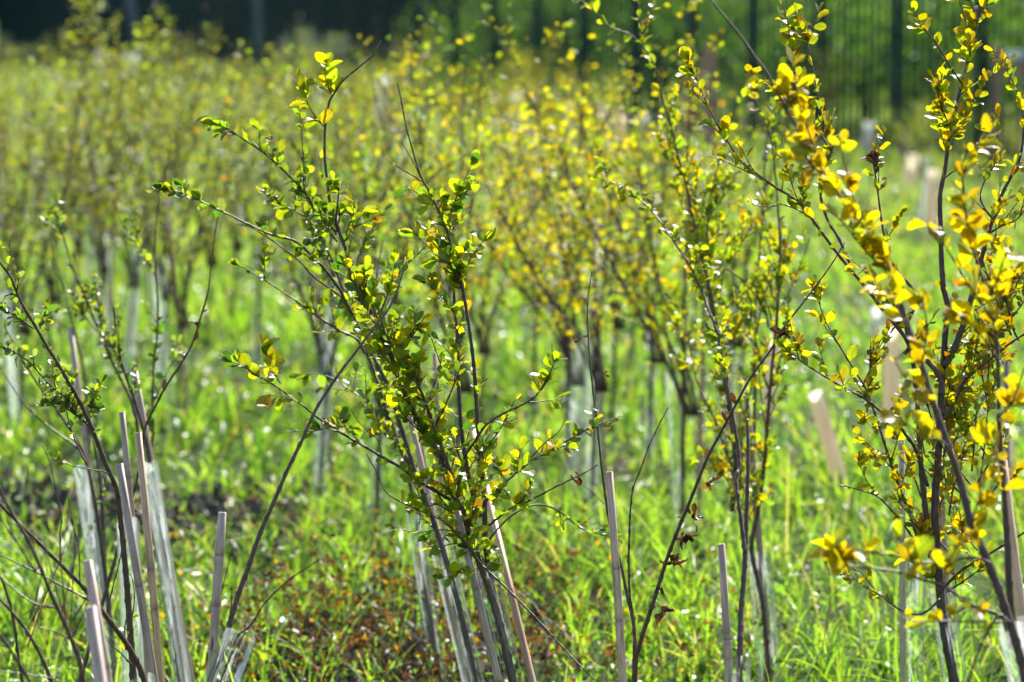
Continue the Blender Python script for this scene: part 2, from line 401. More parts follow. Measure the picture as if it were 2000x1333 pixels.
LEAF_SCALE = 0.78
class Sapling:
    """one young tree: traced stems, side shoots and leaves grown on them"""
    def __init__(self, base, label, mix, leaf=0.032, cat='sapling', single=300, bark=None, name='sapling', group=None, far=False):
        self.root = empty(name, base); tag(self.root, label, cat, group)
        self.base = Vector(base); self.mix = mix; self.leaf = leaf; self.single = single
        self.bark = bark or M_BARK; self.L = []; self.far = far
    def local(self, pts): return [p - self.base for p in pts]
    def stem(self, pts, r0, r1, name='branch', shoots=0.0, leaves=0.0, t0=0.0, t1=1.0, mix=None, size=None, shoot_len=0.07, knobby=0.35, sub=4, top=0):
        path = smooth_path(self.local(pts), sub)
        if r0 > .0045: knobby *= .5
        me_ = link(name, tube_mesh(name, path, r0, r1, self.bark, 7 if r0 > 0.003 else 5, knobby, 0.03), self.root)
        self.cur = me_
        mix = mix or self.mix; size = (size or self.leaf) * LEAF_SCALE
        Ls = [0.0]
        for a, b in zip(path, path[1:]): Ls.append(Ls[-1] + (b - a).length)
        tot = Ls[-1]
        def at(t):
            s = t * tot; j = 0
            while j < len(Ls) - 2 and Ls[j + 1] < s: j += 1
            f = (s - Ls[j]) / max(Ls[j + 1] - Ls[j], 1e-9)
            return path[j].lerp(path[j + 1], f), (path[j + 1] - path[j]).normalized()
        for _ in range(int(round(leaves * 1.9 * tot * (t1 - t0)))):
            p, d = at(random.uniform(t0, t1))
            dd = (d * random.uniform(0.1, 0.9) + rand_perp(d) * 0.8 + Vector((0, 0, random.uniform(-.1, .4)))).normalized()
            self.add_leaf(p, dd, size * random.choice((.5, .7, .85, 1, 1.1, 1.3)) * random.uniform(.9, 1.1), mix)
        for _ in range(int(round(shoots * 1.75 * tot * (t1 - t0)))):
            p, d = at(random.uniform(t0, t1))
            self.shoot(p, d, random.uniform(.35, 1.3) * shoot_len, mix, size)
        self.cur = me_
        for _ in range(top):
            p, d = at(random.uniform(0.93, 1.0))
            self.add_leaf(p, (d + rand_perp(d) * random.uniform(.2, .9)), size * random.uniform(.7, 1.15), mix)
        return path
    def shoot(self, p, d, ln, mix, size):
        dd = (d * random.uniform(.5, 1.0) + rand_perp(d) * random.uniform(.4, .9) + Vector((0, 0, .25))).normalized()
        bend = rand_perp(dd) * ln * 0.18 + Vector((0, 0, ln * 0.12))
        pts = [p, p + dd * ln * .5 + bend * .5, p + dd * ln + bend]
        path = smooth_path(pts, 3)
        if not self.far or random.random() < .4:
            self.cur = link('twig', tube_mesh('twig', path, 0.0013, 0.0007, self.bark, 5, 0.4 if not self.far else 0, 0.018), self.root)
        k = max(3, int(ln / 0.0105 * (0.032 / size) ** .5))
        for i in range(k):
            f = (i + .6) / k; j = min(int(f * (len(path) - 1)), len(path) - 2)
            q = path[j].lerp(path[j + 1], f * (len(path) - 1) - j); t = (path[j + 1] - path[j]).normalized()
            self.add_leaf(q, (t * random.uniform(.3, .9) + rand_perp(t) * .8), size * random.uniform(.62, 1.1), mix)
        self.add_leaf(path[-1], dd + rand_perp(dd) * .3, size * random.uniform(.7, 1.1), mix)
    def fan(self, starts, n, d, span, rise, leaves=40, shoots=14, r0=.0022, **kw):
        """n fine side branches rising from points on the stems"""
        for _ in range(n):
            x, y = random.choice(starts); x += random.uniform(-10, 10); y += random.uniform(-40, 40)
            dx = random.uniform(-span, span); up = rise * random.uniform(.5, 1.2); dd = d + random.uniform(-.12, .12)
            self.stem(path_px([(x, y), (x + dx * .45, y - up * .4), (x + dx * .8, y - up * .75), (x + dx, y - up)], d, dd), r0 * random.uniform(.7, 1.1), .0008, 'branch', shoots=shoots, leaves=leaves, t0=.2, shoot_len=.045, **kw)
    def add_leaf(self, p, d, size, mix):
        c = pick(mix)
        self.L.append((leaf_matrix(p, d, size, random.choice((0.1, 0.3, 0.55, 0.8))), c, size, self.cur))
    def done(self):
        order = sorted(range(len(self.L)), key=lambda i: -self.L[i][2])
        one = order[:self.single]; rest = order[self.single:]
        for i in one:
            M, c, s, par = self.L[i]
            o = bpy.data.objects.new('leaf', leaf_mesh(c, random.randrange(6))); col.objects.link(o)
            o.parent = par; o.matrix_local = M
        if rest:
            link('foliage', joined_leaves([self.L[i][0] for i in rest], [self.L[i][1] for i in rest], self.far), self.root, 'stuff')
        return self.root

# ------------------------------------------------------------------ guards, canes, stakes
def cane(top, low, d, label, r=0.0075, tan=(1, 1, 1), d2=None, group=None):
    a = P(*top, d); b = P(*low, d2 or d); g = to_ground(a, b)
    L = (a - g).length; n = 3
    nodes = sorted(random.uniform(0.12, 0.92) for _ in range(n))
    prof = [(0, 1.0)]
    for t in nodes:
        w = 0.004 / L
        prof += [(t - 4 * w, 1.0), (t - w, 1.16), (t, 0.97), (t + w, 1.13), (t + 4 * w, .99)]
    prof += [(1, .93)]
    prof = sorted(prof); S = 14; V = []; Q = []; C = []
    bow = Vector((random.uniform(-.004, .004), 0, 0))
    for t, k in prof:
        tt = min(max(t, 0), 1)
        c = bow * math.sin(tt * math.pi)
        shade = 0.42 if k == 0.97 else (0.85 if k > 1.05 else 1.0)
        for q in range(S):
            an = 2 * math.pi * q / S
            V.append((c.x + math.cos(an) * r * k * (1 - .08 * tt), math.sin(an) * r * k * (1 - .08 * tt), tt * L)); C.append((tan[0] * shade, tan[1] * shade, tan[2] * shade, 1))
    m = len(prof)
    # hollow cut end
    for rr, z in ((.55, 1.0), (.5, 1 - 0.02 / L), (.0, 1 - 0.02 / L)):
        for q in range(S):
            an = 2 * math.pi * q / S
            V.append((math.cos(an) * r * .92 * max(rr, .001), math.sin(an) * r * .92 * max(rr, .001), z * L)); C.append((1.25, 1.2, 1.1, 1) if z == 1.0 else (.4, .35, .3, 1))
    for i in range(m + 2):
        for q in range(S):
            x = i * S + q; y = i * S + (q + 1) % S
            Q.append((x, y, y + S, x + S))
    me = np_mesh('bamboo_cane', V, quads=Q, mat=M_CANE, colr=C)
    o = link('bamboo_cane', me); o.location = g; o.rotation_euler = (a - g).to_track_quat('Z', 'Y').to_euler()
    tag(o, label, 'cane', group); return o
def guard_mesh(L, r, mat, flare=1.0, seed=0, S=26, rows=22):
    """thin wrapped plastic sleeve, creased, with an overlapping seam and an uneven rim"""
    rr = np.random.default_rng(seed); V = []; Q = []
    ph = rr.uniform(0, 6, 4)
    for i in range(rows):
        t = i / (rows - 1)
        for q in range(S + 1):
            an = 2 * math.pi * (q / S) * 1.1
            k = 1 + 0.03 * math.sin(2 * an + ph[0] + 3 * t) + 0.012 * math.sin(3 * an + ph[1] - 4 * t) + 0.015 * math.sin(9 * t + ph[2]) + 0.07 * (q / S)
            k *= 1 + (flare - 1) * t
            z = t * L + (0.006 * math.sin(2 * an + ph[3]) if i == rows - 1 else 0)
            V.append((math.cos(an) * r * k, math.sin(an) * r * k, z))
    W = S + 1
    for i in range(rows - 1):
        for q in range(S):
            a = i * W + q; Q.append((a, a + 1, a + 1 + W, a + W))
    return np_mesh('tree_guard', V, quads=Q, mat=mat)
def guard(top, low, d, label, r=0.023, mat=None, flare=1.0, group=None, d2=None, seed=None, rot=0.0):
    a = P(*top, d); b = P(*low, d2 or d); g = to_ground(a, b)
    me = guard_mesh((a - g).length, r, mat or M_TUBE, flare, seed if seed is not None else random.randrange(999))
    o = link('tree_guard', me); o.location = g; o.rotation_euler = (a - g).to_track_quat('Z', 'Y').to_euler()
    tag(o, label, 'tree guard', group); return o, g
def path_px(pts, d0, d1=None):
    d1 = d0 if d1 is None else d1; n = len(pts) - 1
    return [P(p[0], p[1], d0 + (d1 - d0) * (i / max(n, 1)) ** 1.0) for i, p in enumerate(pts)]

# ================================================================== THE SETTING
def build_ground():
    xs = np.concatenate([np.linspace(-400, -30, 20), np.linspace(-28, 28, 141), np.linspace(30, 400, 20)])
    ys = np.concatenate([np.linspace(-60, -2, 8), np.linspace(0, 60, 181), np.linspace(62, 120, 30), np.linspace(130, 700, 20)])
    X, Y = np.meshgrid(xs, ys); Z = gz(X, Y)
    V = np.stack([X, Y, Z], -1).reshape(-1, 3); nx, ny = len(xs), len(ys)
    i = (np.arange(ny - 1)[:, None] * nx + np.arange(nx - 1)[None]).ravel()
    Q = np.stack([i, i + 1, i + 1 + nx, i + nx], -1)
    o = link('ground', np_mesh('ground', V, quads=Q, mat=M_GROUND)); tag(o, 'grassy field with bare soil showing through', None, None, 'structure')
build_ground()

def patch(x, y):
    """0..1 map of where the sward is thin (bare, weedy ground)"""
    v = np.sin(x * 1.9 + 0.7 * y + 1.0) * np.sin(y * 0.83 - x * 0.5 + 2.2) + 0.5 * np.sin(x * 4.3 - y * 1.7) * np.sin(y * 2.3)
    return np.clip(v * 1.1 + 0.35, 0, 1)
# bare, weedy spots seen in the photo: (photo x, photo y on the ground, radius m, strength)
BARE = [(60, 985, 0.6, 1.0), (300, 1060, 0.6, .95), (390, 1030, .5, .95), (-60, 1060, .5, .9), (450, 985, .4, .7), (560, 1330, 0.36, .7), (700, 1270, 0.42, .65), (760, 1370, 0.34, .6), (1040, 1100, .36, .5), (150, 1010, .4, .8), (860, 1240, .35, .45)]
BARE_W = []
for px, py, rad, st in BARE:
    d = ground_depth(py); BARE_W.append(((px - 1000) / FPX * d, d, rad, st))
def bare(x, y):
    b = np.zeros_like(x)
    for bx, by, rad, st in BARE_W:
        b = np.maximum(b, st * np.clip(1.5 - np.hypot(x - bx, (y - by) / 1.8) / rad, 0, 1))
    return b

def grass_mesh(name, n, ymin, ymax, hmin, hmax, w, seg, pal, thin=0.65, seed=0, margin=0.25, xr=None, power=1.0):
    r = np.random.default_rng(seed)
    y = ymin + (ymax - ymin) * r.random(n) ** power
    half = 0.135 * y + margin
    x = r.uniform(-1, 1, n) * half if xr is None else r.uniform(xr[0], xr[1], n)
    keep = r.random(n) > np.maximum(thin * patch(x, y), bare(x, y) * 0.86)
    x, y = x[keep], y[keep]; n = len(x)
    # blades gather in tussocks
    cx = np.round(x / 0.16 + r.normal(0, .25, n)) * 0.16; cyy = np.round(y / 0.2 + r.normal(0, .25, n)) * 0.2
    x = x * .35 + (cx + r.normal(0, .03, n)) * .65; y = y * .35 + (cyy + r.normal(0, .03, n)) * .65
    tall = 0.5 + 0.5 * np.sin(x * 2.1 + 1.3) * np.sin(y * 1.2 + x) + .25 * np.sin(x * 7.3 + y * 2.1) * np.sin(y * 5.1 - x * 2)
    h = (hmin + (hmax - hmin) * r.random(n) ** 1.6) * np.clip(0.4 + 0.95 * tall, .3, 1.6)
    az = r.uniform(0, 2 * np.pi, n); lean = np.abs(r.normal(0.25, 0.22, n)); bend = r.uniform(0.1, 1.0, n) ** 1.2
    dx, dy = np.cos(az), np.sin(az)
    fa = az + np.pi / 2 + r.normal(0, .5, n); sx, sy = np.cos(fa), np.sin(fa)
    ww = w * r.uniform(.6, 1.4, n)
    V = np.zeros((n, seg * 2 + 1, 3), np.float32)
    z0 = gz(x, y) - 0.01
    for i in range(seg + 1):
        t = i / seg
        out = h * (lean * t + bend * t * t * 0.75); zz = h * (t - bend * 0.42 * t ** 3)
        wk = ww * (1 - 0.55 * t) * 0.5
        tw = bend * t * 0.8
        if i < seg:
            for s, q in ((-1, 0), (1, 1)):
                V[:, i * 2 + q, 0] = x + dx * out + s * sx * wk; V[:, i * 2 + q, 1] = y + dy * out + s * sy * wk; V[:, i * 2 + q, 2] = z0 + zz + s * wk * tw
        else:
            V[:, i * 2, 0] = x + dx * out; V[:, i * 2, 1] = y + dy * out; V[:, i * 2, 2] = z0 + zz
    k = seg * 2 + 1; b = (np.arange(n) * k)[:, None]
    Q = np.concatenate([b + np.array([[i * 2, i * 2 + 1, i * 2 + 3, i * 2 + 2]]) for i in range(seg - 1)], 0) if seg > 1 else None
    T = b + np.array([[seg * 2 - 2, seg * 2 - 1, seg * 2]])
    pal = np.array(pal, np.float32); ci = r.choice(len(pal), n, p=pal[:, 3] / pal[:, 3].sum())
    C = np.ones((n, 4), np.float32); C[:, :3] = pal[ci, :3] * r.uniform(.7, 1.3, (n, 1))
    return np_mesh(name, V.reshape(-1, 3), quads=Q, tris=T, mat=M_GRASS, colr=np.repeat(C, k, 0))
PAL = [(0.17, 0.30, 0.03, .46), (0.26, 0.37, 0.05, .24), (0.05, 0.13, 0.025, .20), (0.36, 0.31, 0.12, .08), (0.26, 0.34, 0.03, .04)]
PALF = [(0.20, 0.29, 0.06, .45), (0.27, 0.34, 0.08, .3), (0.09, 0.17, 0.03, .15), (0.34, 0.32, 0.12, .10)]
g = link('grass', grass_mesh('grass_near', 90000, 6.4, 13.5, 0.04, 0.21, 0.0078, 4, PAL, seed=1, margin=1.4)); tag(g, 'lush green grass between the nearest saplings', None, None, 'stuff')
g = link('grass', grass_mesh('grass_middle', 88000, 13.3, 27, 0.04, 0.20, 0.014, 3, PAL, seed=2, margin=1.9)); tag(g, 'bright green grass under the middle saplings', None, None, 'stuff')
g = link('grass', grass_mesh('grass_far', 95000, 26.5, 110, 0.06, 0.28, 0.026, 2, PALF, thin=.3, seed=3, margin=4, power=1.25)); tag(g, 'pale far grass reaching to the fence', None, None, 'stuff')
# taller seed stalks, crisp at lower right
g = link('grass', grass_mesh('grass_tall', 1100, 7.2, 12, 0.22, 0.42, 0.0045, 5, PAL, thin=.2, seed=4, margin=.3)); tag(g, 'tall thin grass stalks standing above the sward', None, None, 'stuff')

def cover_mesh(name, n, ymin, ymax, size, pal, zr, seed, sel=None, tilt=0.5, mat=None, margin=1.3):
    """small round low leaves (clover, plantain, fallen leaves)"""
    r = np.random.default_rng(seed)
    y = r.uniform(ymin, ymax, n); x = r.uniform(-1, 1, n) * (0.135 * y + margin)
    if sel is not None:
        k = r.random(n) < sel(x, y); x, y = x[k], y[k]; n = len(x)
    z = gz(x, y) + r.uniform(zr[0], zr[1], n)
    nrm = np.stack([r.normal(0, tilt, n), r.normal(-.1, tilt, n), np.ones(n)], -1); nrm /= np.linalg.norm(nrm, axis=1)[:, None]
    a = r.normal(0, 1, (n, 3)); u = np.cross(nrm, a); u /= np.linalg.norm(u, axis=1)[:, None]; v = np.cross(nrm, u)
    s = size * r.uniform(.5, 1.4, n)
    ring = [(math.cos(t), math.sin(t)) for t in np.linspace(0, 2 * np.pi, 6, endpoint=False)]
    V = np.zeros((n, 7, 3), np.float32); c = np.stack([x, y, z], -1)
    V[:, 0] = c - nrm * s[:, None] * .18
    for i, (p, q) in enumerate(ring):
        V[:, i + 1] = c + (u * p + v * q * .75) * s[:, None] + nrm * (s * .15 * (1 if i % 3 else -1))[:, None]
    b = (np.arange(n) * 7)[:, None]
    T = np.concatenate([b + np.array([[0, i + 1, (i + 1) % 6 + 1]]) for i in range(6)], 0)
    pal = np.array(pal, np.float32); ci = r.choice(len(pal), n, p=pal[:, 3] / pal[:, 3].sum())
    C = np.ones((n, 4), np.float32); C[:, :3] = pal[ci, :3] * r.uniform(.6, 1.3, (n, 1))
    return np_mesh(name, V.reshape(-1, 3), tris=T, mat=mat or M_GRASS, colr=np.repeat(C, 7, 0))
o = link('ground_cover', cover_mesh('clover', 9500, 8.6, 22, 0.011, [(0.09, 0.19, 0.025, .7), (0.17, 0.26, 0.03, .3)], (.02, .13), 21, tilt=.45)); tag(o, 'small round clover leaves added among the grass for dew-like sun glints', None, None, 'stuff')  # low leaves added as undergrowth and to catch glints of the sun
o = link('ground_cover', cover_mesh('dock', 1500, 14, 40, 0.022, [(0.10, 0.20, 0.03, .7), (0.20, 0.27, 0.04, .3)], (.03, .18), 22, tilt=.45)); tag(o, 'broad low weed leaves in the far grass', None, None, 'stuff')
o = link('leaf_litter', cover_mesh('litter', 5500, 8.5, 15, 0.011, [(0.10, 0.05, 0.025, .45), (0.2, 0.09, 0.03, .2), (0.05, 0.03, 0.02, .32), (0.4, 0.2, 0.02, .03)], (.0, .07), 23, sel=lambda x, y: np.clip(bare(x, y), .03, 1) * .9, tilt=.8, mat=M_WEED)); tag(o, 'brown withered leaves lying on the bare spots', None, None, 'stuff')

# dark crumbly soil on the left, seen between the grass
def clods():
    r = np.random.default_rng(8); V = []; T = []
    base = np.array([(1, 0, 0), (-1, 0, 0), (0, 1, 0), (0, -1, 0), (0, 0, 1), (0, 0, -1)], float)
    tri = np.array([(0, 2, 4), (2, 1, 4), (1, 3, 4), (3, 0, 4), (2, 0, 5), (1, 2, 5), (3, 1, 5), (0, 3, 5)])
    for bx, by, rad, st in BARE_W:
        for _ in range(150):
            x = bx + r.normal(0, rad * .6); y = by + r.normal(0, rad * 1.0); s = r.uniform(.008, .04)
            k = len(V) * 6
            V.append(base * s * r.uniform(.6, 1.3, (6, 1)) + np.array([x, y, gz(x, y) + s * .3])); T.append(tri + k)
    return np_mesh('clods', np.concatenate(V), tris=np.concatenate(T), mat=M_SOIL, smooth=False)
o = link('soil', clods()); tag(o, 'dark crumbly soil clods on the bare spots', None, None, 'stuff')

# dry brown weed stalks
def weeds():
    r = np.random.default_rng(31); V = []; Q = []; C = []; k = 0; LV = []; LC = []
    spots = [(500, 1380, .34), (520, 1300, .32), (900, 1400, .3), (960, 1350, .32), (1060, 1390, .28), (1000, 1290, .32), (640, 1240, .3), (780, 1220, .3), (560, 1400, .34), (640, 1360, .4), (700, 1310, .36), (760, 1290, .32), (600, 1300, .3), (720, 1400, .3), (820, 1370, .28), (1040, 1230, .3), (1010, 1170, .3), (880, 1310, .3), (330, 1060, .22), (1085, 1320, .26), (1130, 1370, .22)]
    for px, py, hh in spots:
        d = ground_depth(py); cx = (px - 1000) / FPX * d
        for _ in range(12):
            x = cx + r.normal(0, .21); y = d + r.normal(0, .28); h = hh * r.uniform(.35, 1.1)
            az = r.uniform(0, 6.28); ln = r.uniform(.1, .9)
            p = np.array([x, y, float(gz(np.array(x), np.array(y)))]); prev = None
            cc = np.array([(.22, .10, .045), (.34, .16, .06), (.14, .085, .055)][r.integers(3)])
            n = 6
            for i in range(n):
                t = i / (n - 1)
                q = p + np.array([math.cos(az + t) * ln * h * t, math.sin(az + t) * ln * h * t, h * t * (1 - .35 * ln * t)])
                w = .0022 * (1 - .6 * t)
                V += [q + (w, 0, 0), q + (-w * .5, w * .87, 0), q + (-w * .5, -w * .87, 0)]; C += [(*cc, 1)] * 3
                if i:
                    for s in range(3):
                        a = k + (i - 1) * 3 + s; b = k + (i - 1) * 3 + (s + 1) % 3; Q.append((a, b, b + 3, a + 3))
                if i > 1:
                    for _ in range(3): LV.append((q + r.normal(0, .012, 3), r.choice(['brown', 'dead', 'orange', 'brown', 'green'], p=[.50, .20, .06, .14, .10])))
            k += n * 3
    st = np_mesh('dry_stalk', V, quads=Q, mat=M_WEED, colr=C)
    mats = [leaf_matrix(Vector(p), Vector(r.normal(0, 1, 3)), r.uniform(.008, .022), .2) for p, c in LV]
    return st, joined_leaves(mats, [c for p, c in LV], True, 'withered_leaves')
st, lv = weeds()
o = link('dead_weeds', st); tag(o, 'rust brown dead weeds with withered leaves between the guards', None, None, 'stuff'); link('withered_leaves', lv, o, 'stuff')

# ------------------------------------------------------------------ green bar fence running away to the left
FA, FB = Vector((8.3, 29.0, 0)), Vector((-15.5, 116.0, 0))
fdir = (FB - FA).normalized(); flen = (FB - FA).length
fence = empty('bar_fence', FA); tag(fence, 'tall dark green bar fence running along the far edge of the field', 'fence')
def box(name, sx, sy, sz, mat, bev=0):
    V = [(x * sx / 2, y * sy / 2, z * sz) for z in (0, 1) for x, y in ((-1, -1), (1, -1), (1, 1), (-1, 1))]
    return np_mesh(name, V, quads=[(3, 2, 1, 0), (4, 5, 6, 7), (0, 1, 5, 4), (1, 2, 6, 5), (2, 3, 7, 6), (3, 0, 4, 7)], mat=mat, smooth=False)
post_me = box('post', .08, .08, 2.55, M_FENCE); bar_me = box('bar', .085, .012, 2.3, M_FENCE); rail_me = box('rail', 2.42, .03, .05, M_FENCE)
frot = math.atan2(fdir.y, fdir.x); FH = 2.3
npan = int(flen / 2.5); pitch = 2.5 / 11; bars = 0; extra = []
for i in range(npan + 1):
    o = link('post', post_me, fence); o.location = fdir * (2.5 * i); o.rotation_euler.z = frot
    if i == npan: break
    for z in (.12, 2.2):
        o = link('rail', rail_me, fence); o.location = fdir * (2.5 * i + 1.25) + Vector((0, 0, z)); o.rotation_euler.z = frot
    for k in range(1, 11):
        p = fdir * (2.5 * i + k * pitch)
        if bars < 300:
            o = link('bar', bar_me, fence); o.location = p + Vector((0, 0, .06)); o.rotation_euler.z = frot; bars += 1
        else: extra.append(p)
bV = np.array([tuple(v.co) for v in bar_me.vertices]); bQ = np.array([tuple(p.vertices) for p in bar_me.polygons])
c_, s_ = math.cos(frot), math.sin(frot); bV = bV @ np.array([[c_, s_, 0], [-s_, c_, 0], [0, 0, 1]])
if extra:
    EV = np.concatenate([bV + np.array([p.x, p.y, .06]) for p in extra]); EQ = np.concatenate([bQ + 8 * i for i in range(len(extra))])
    link('bar', np_mesh('far_bars', EV, quads=EQ, mat=M_FENCE, smooth=False), fence, 'stuff')

# ------------------------------------------------------------------ trees and bushes beyond the fence
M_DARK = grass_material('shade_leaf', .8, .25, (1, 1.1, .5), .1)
M_BUSH = grass_material('bush_leaf', .6, .5, (1.1, 1.2, .35), .2)
def crown_mesh(name, blobs, n, size, pal, mat, seed):
    r = np.random.default_rng(seed)
    w = np.array([b[3] * b[4] * b[5] for b in blobs]) ** .67; ci = r.choice(len(blobs), n, p=w / w.sum()); B = np.array(blobs)[ci]
    u = r.normal(0, 1, (n, 3)); u /= np.linalg.norm(u, axis=1)[:, None]
    rad = r.random(n) ** .45 * (1 + .18 * np.sin(u[:, 0] * 7 + ci) * np.sin(u[:, 2] * 6 + ci * 2))
    c = B[:, :3] + u * B[:, 3:] * rad[:, None]
    c[:, 2] = np.maximum(c[:, 2], 0.05)
    nrm = r.normal(0, 1, (n, 3)) + np.array([0, 0, .6]); nrm /= np.linalg.norm(nrm, axis=1)[:, None]
    a = r.normal(0, 1, (n, 3)); p = np.cross(nrm, a); p /= np.linalg.norm(p, axis=1)[:, None]; q = np.cross(nrm, p)
    s = size * r.uniform(.5, 1.5, n)[:, None]
    V = np.stack([c - p * s, c - q * s * .5 + nrm * s * .15, c + p * s, c + q * s * .5 + nrm * s * .15], 1)
    k = (np.arange(n) * 4)[:, None]; T = np.concatenate([k + np.array([[0, 1, 2]]), k + np.array([[0, 2, 3]])])
    pal = np.array(pal, np.float32); pi = r.choice(len(pal), n, p=pal[:, 3] / pal[:, 3].sum())
    C = np.ones((n, 4), np.float32); C[:, :3] = pal[pi, :3] * r.uniform(.6, 1.4, (n, 1))
    return np_mesh(name, V.reshape(-1, 3), tris=T, mat=mat, colr=np.repeat(C, 4, 0))
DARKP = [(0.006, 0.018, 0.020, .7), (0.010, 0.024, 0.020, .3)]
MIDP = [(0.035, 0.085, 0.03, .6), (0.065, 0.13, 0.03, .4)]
BUSHP = [(0.12, 0.25, 0.045, .6), (0.20, 0.33, 0.05, .3), (0.04, 0.09, 0.02, .1)]
def big_tree(x, y, h, rad, label, pal, mat, n=7000, leaf=.11, seed=0, name='tree', low=.15, group='trees beyond the fence'):
    r = np.random.default_rng(seed); root = empty(name, (x, y, 0)); tag(root, label, 'tree', group)
    path = [Vector((r.normal(0, .12) * i, r.normal(0, .12) * i, h * .8 * i / 4)) for i in range(5)]
    link('trunk', tube_mesh('trunk', smooth_path(path, 3), .05 * rad + .07, .03, M_BARKG, 10), root)
    for k in range(4):
        a = r.uniform(0, 6.28); z0 = h * r.uniform(.2, .5)
        link('limb', tube_mesh('limb', smooth_path([Vector((0, 0, z0)), Vector((math.cos(a) * rad * .4, math.sin(a) * rad * .4, z0 + h * .12)), Vector((math.cos(a) * rad * .7, math.sin(a) * rad * .7, z0 + h * .3))], 3), .05, .015, M_BARKG, 6), root)
    bl = [(0, 0, h * .5, rad * .8, rad * .8, h * .48)]
    for k in range(9):
        a = r.uniform(0, 6.28); z = h * r.uniform(low, .9); rr = rad * (1.05 - .45 * z / h)
        bl.append((math.cos(a) * rr * .6, math.sin(a) * rr * .6, z, rad * r.uniform(.35, .55), rad * r.uniform(.35, .55), h * r.uniform(.10, .2)))
    link('crown', crown_mesh('crown', bl, n, leaf, pal, mat, seed + 50), root, 'stuff')
rt = random.Random(3)
for i, x in enumerate((-25, -21.2, -17.6, -14.4, -11, -7.9, -4.6, -1.6)):
    big_tree(x, 121 + 3 * math.sin(i * 2.3) + (0 if i < 5 else -8 + i), rt.uniform(7.5, 10), rt.uniform(2.5, 3.1), 'tall dark shaded evergreen tree in the row behind the far fence', DARKP, M_DARK, 9500, .17, 100 + i, 'evergreen_tree', .05)
for i, x in enumerate((-23, -19, -15.5, -12, -8.5, -5, -1.5, 2)):
    big_tree(x, 130, 11, 3.0, 'taller dark evergreen tree in the hindmost row behind the far fence', DARKP, M_DARK, 8000, .24, 140 + i, 'evergreen_tree', .05)
for i, (x, y, h, rad) in enumerate(((.5, 103, 6, 2.3), (3.0, 94, 5, 2.2), (5.6, 84, 5.5, 2.2), (7.2, 75, 5, 2.0), (9.0, 68, 5.5, 2.1), (10.6, 60, 5, 2.0), (12.4, 54, 5, 2.0), (3.4, 104, 6, 2.4), (6.4, 98, 6, 2.4), (9.2, 92, 6, 2.4), (11.6, 84, 6, 2.4), (13.4, 76, 6, 2.4), (14.6, 66, 6, 2.3))):
    big_tree(x, y, h, rad, 'shaded green tree with dense low crown behind the bar fence', MIDP, M_DARK, 9000, .085, 200 + i, 'leafy_tree', .03, 'leafy trees close behind the fence')
def bush(x, y, h, rad, i):
    root = empty('bush', (x, y, 0)); tag(root, 'mid green bush with sunlit leaves behind the bars of the fence', 'bush', 'bushes behind the fence')
    r = np.random.default_rng(300 + i)
    for k in range(5):
        a = r.uniform(0, 6.28)
        link('stem', tube_mesh('stem', [Vector((0, 0, 0)), Vector((math.cos(a) * rad * .2, math.sin(a) * rad * .2, h * .4)), Vector((math.cos(a) * rad * .5, math.sin(a) * rad * .5, h * .8))], .02, .006, M_BARKG, 5), root)
    bl = [(r.normal(0, rad * .4), r.normal(0, rad * .4), h * r.uniform(.2, .75), rad * .6, rad * .6, h * .28) for k in range(7)]
    link('foliage', crown_mesh('foliage', bl, 3600, .05, BUSHP, M_BUSH, 330 + i), root, 'stuff')
for i in range(20):
    t = .05 + .38 * i / 19; p = FA + fdir * (flen * t)
    bush(p.x + 1.8 + rt.uniform(-.4, .9), p.y + rt.uniform(0, 2), rt.uniform(2.2, 3.2), rt.uniform(1.0, 1.4), i)
# slim pale trunks standing out of the dark on the left
def slim(px0, px1, d, label, r, mat, lean=0):
    a = P(px1, -160, d); b = P(px0, 60, d); g = to_ground(a, b)
    root = empty('slim_tree', g); tag(root, label, 'tree')
    top = a + (a - g) * .6
    link('trunk', tube_mesh('trunk', [Vector((0, 0, 0)), (a - g) * .5, a - g, top - g], r, r * .5, mat, 10), root)
    bl = [((top - g).x + rt.uniform(-.5, .5), rt.uniform(-.5, .5), (top - g).z * rt.uniform(.8, 1.1), .7, .7, .5) for _ in range(5)]
    link('crown', crown_mesh('crown', bl, 1200, .09, MIDP, M_DARK, int(px0)), root, 'stuff')
M_PALEBARK = simple('pale_bark', (.20, .24, .28), (.42, .45, .48), 6, .7)
slim(262, 232, 108, 'leaning pale grey trunk before the dark trees at far left', .16, M_PALEBARK)
slim(505, 500, 108, 'thin upright grey trunk before the dark evergreen trees', .11, M_PALEBARK)
slim(832, 830, 100, 'thin olive brown trunk beside the dark trees near the middle', .12, M_BARKG)

# ================================================================== THE NEAR SAPLINGS (traced root -> tip)
# ---- central sapling, in focus
_, gA = guard((948, 1108), (1003, 1333), 7.5, 'tall clear plastic guard at the foot of the sharp central sapling', .022)
S = Sapling(gA, 'sharp central sapling with many dark stems and yellow-green leaves', 'A', .033, single=300)
d = 7.5
trunk = [(1010, 1420), (985, 1270), (962, 1170), (945, 1105)]
S.stem(path_px([(1040, 1500), (1000, 1320), (965, 1180), (925, 1068), (903, 1000), (890, 975), (874, 940), (861, 902), (843, 864), (817, 820), (781, 746), (763, 694), (741, 649), (728, 618), (712, 586), (696, 550), (687, 521), (676, 490), (658, 440), (644, 393), (640, 360), (635, 319), (634, 285), (635, 247), (642, 204), (649, 188), (671, 157), (703, 130), (728, 108), (743, 82)], d, d - .12),
       .0095, .0013, 'stem', shoots=26, leaves=26, t0=.27, t1=.66, shoot_len=.062)
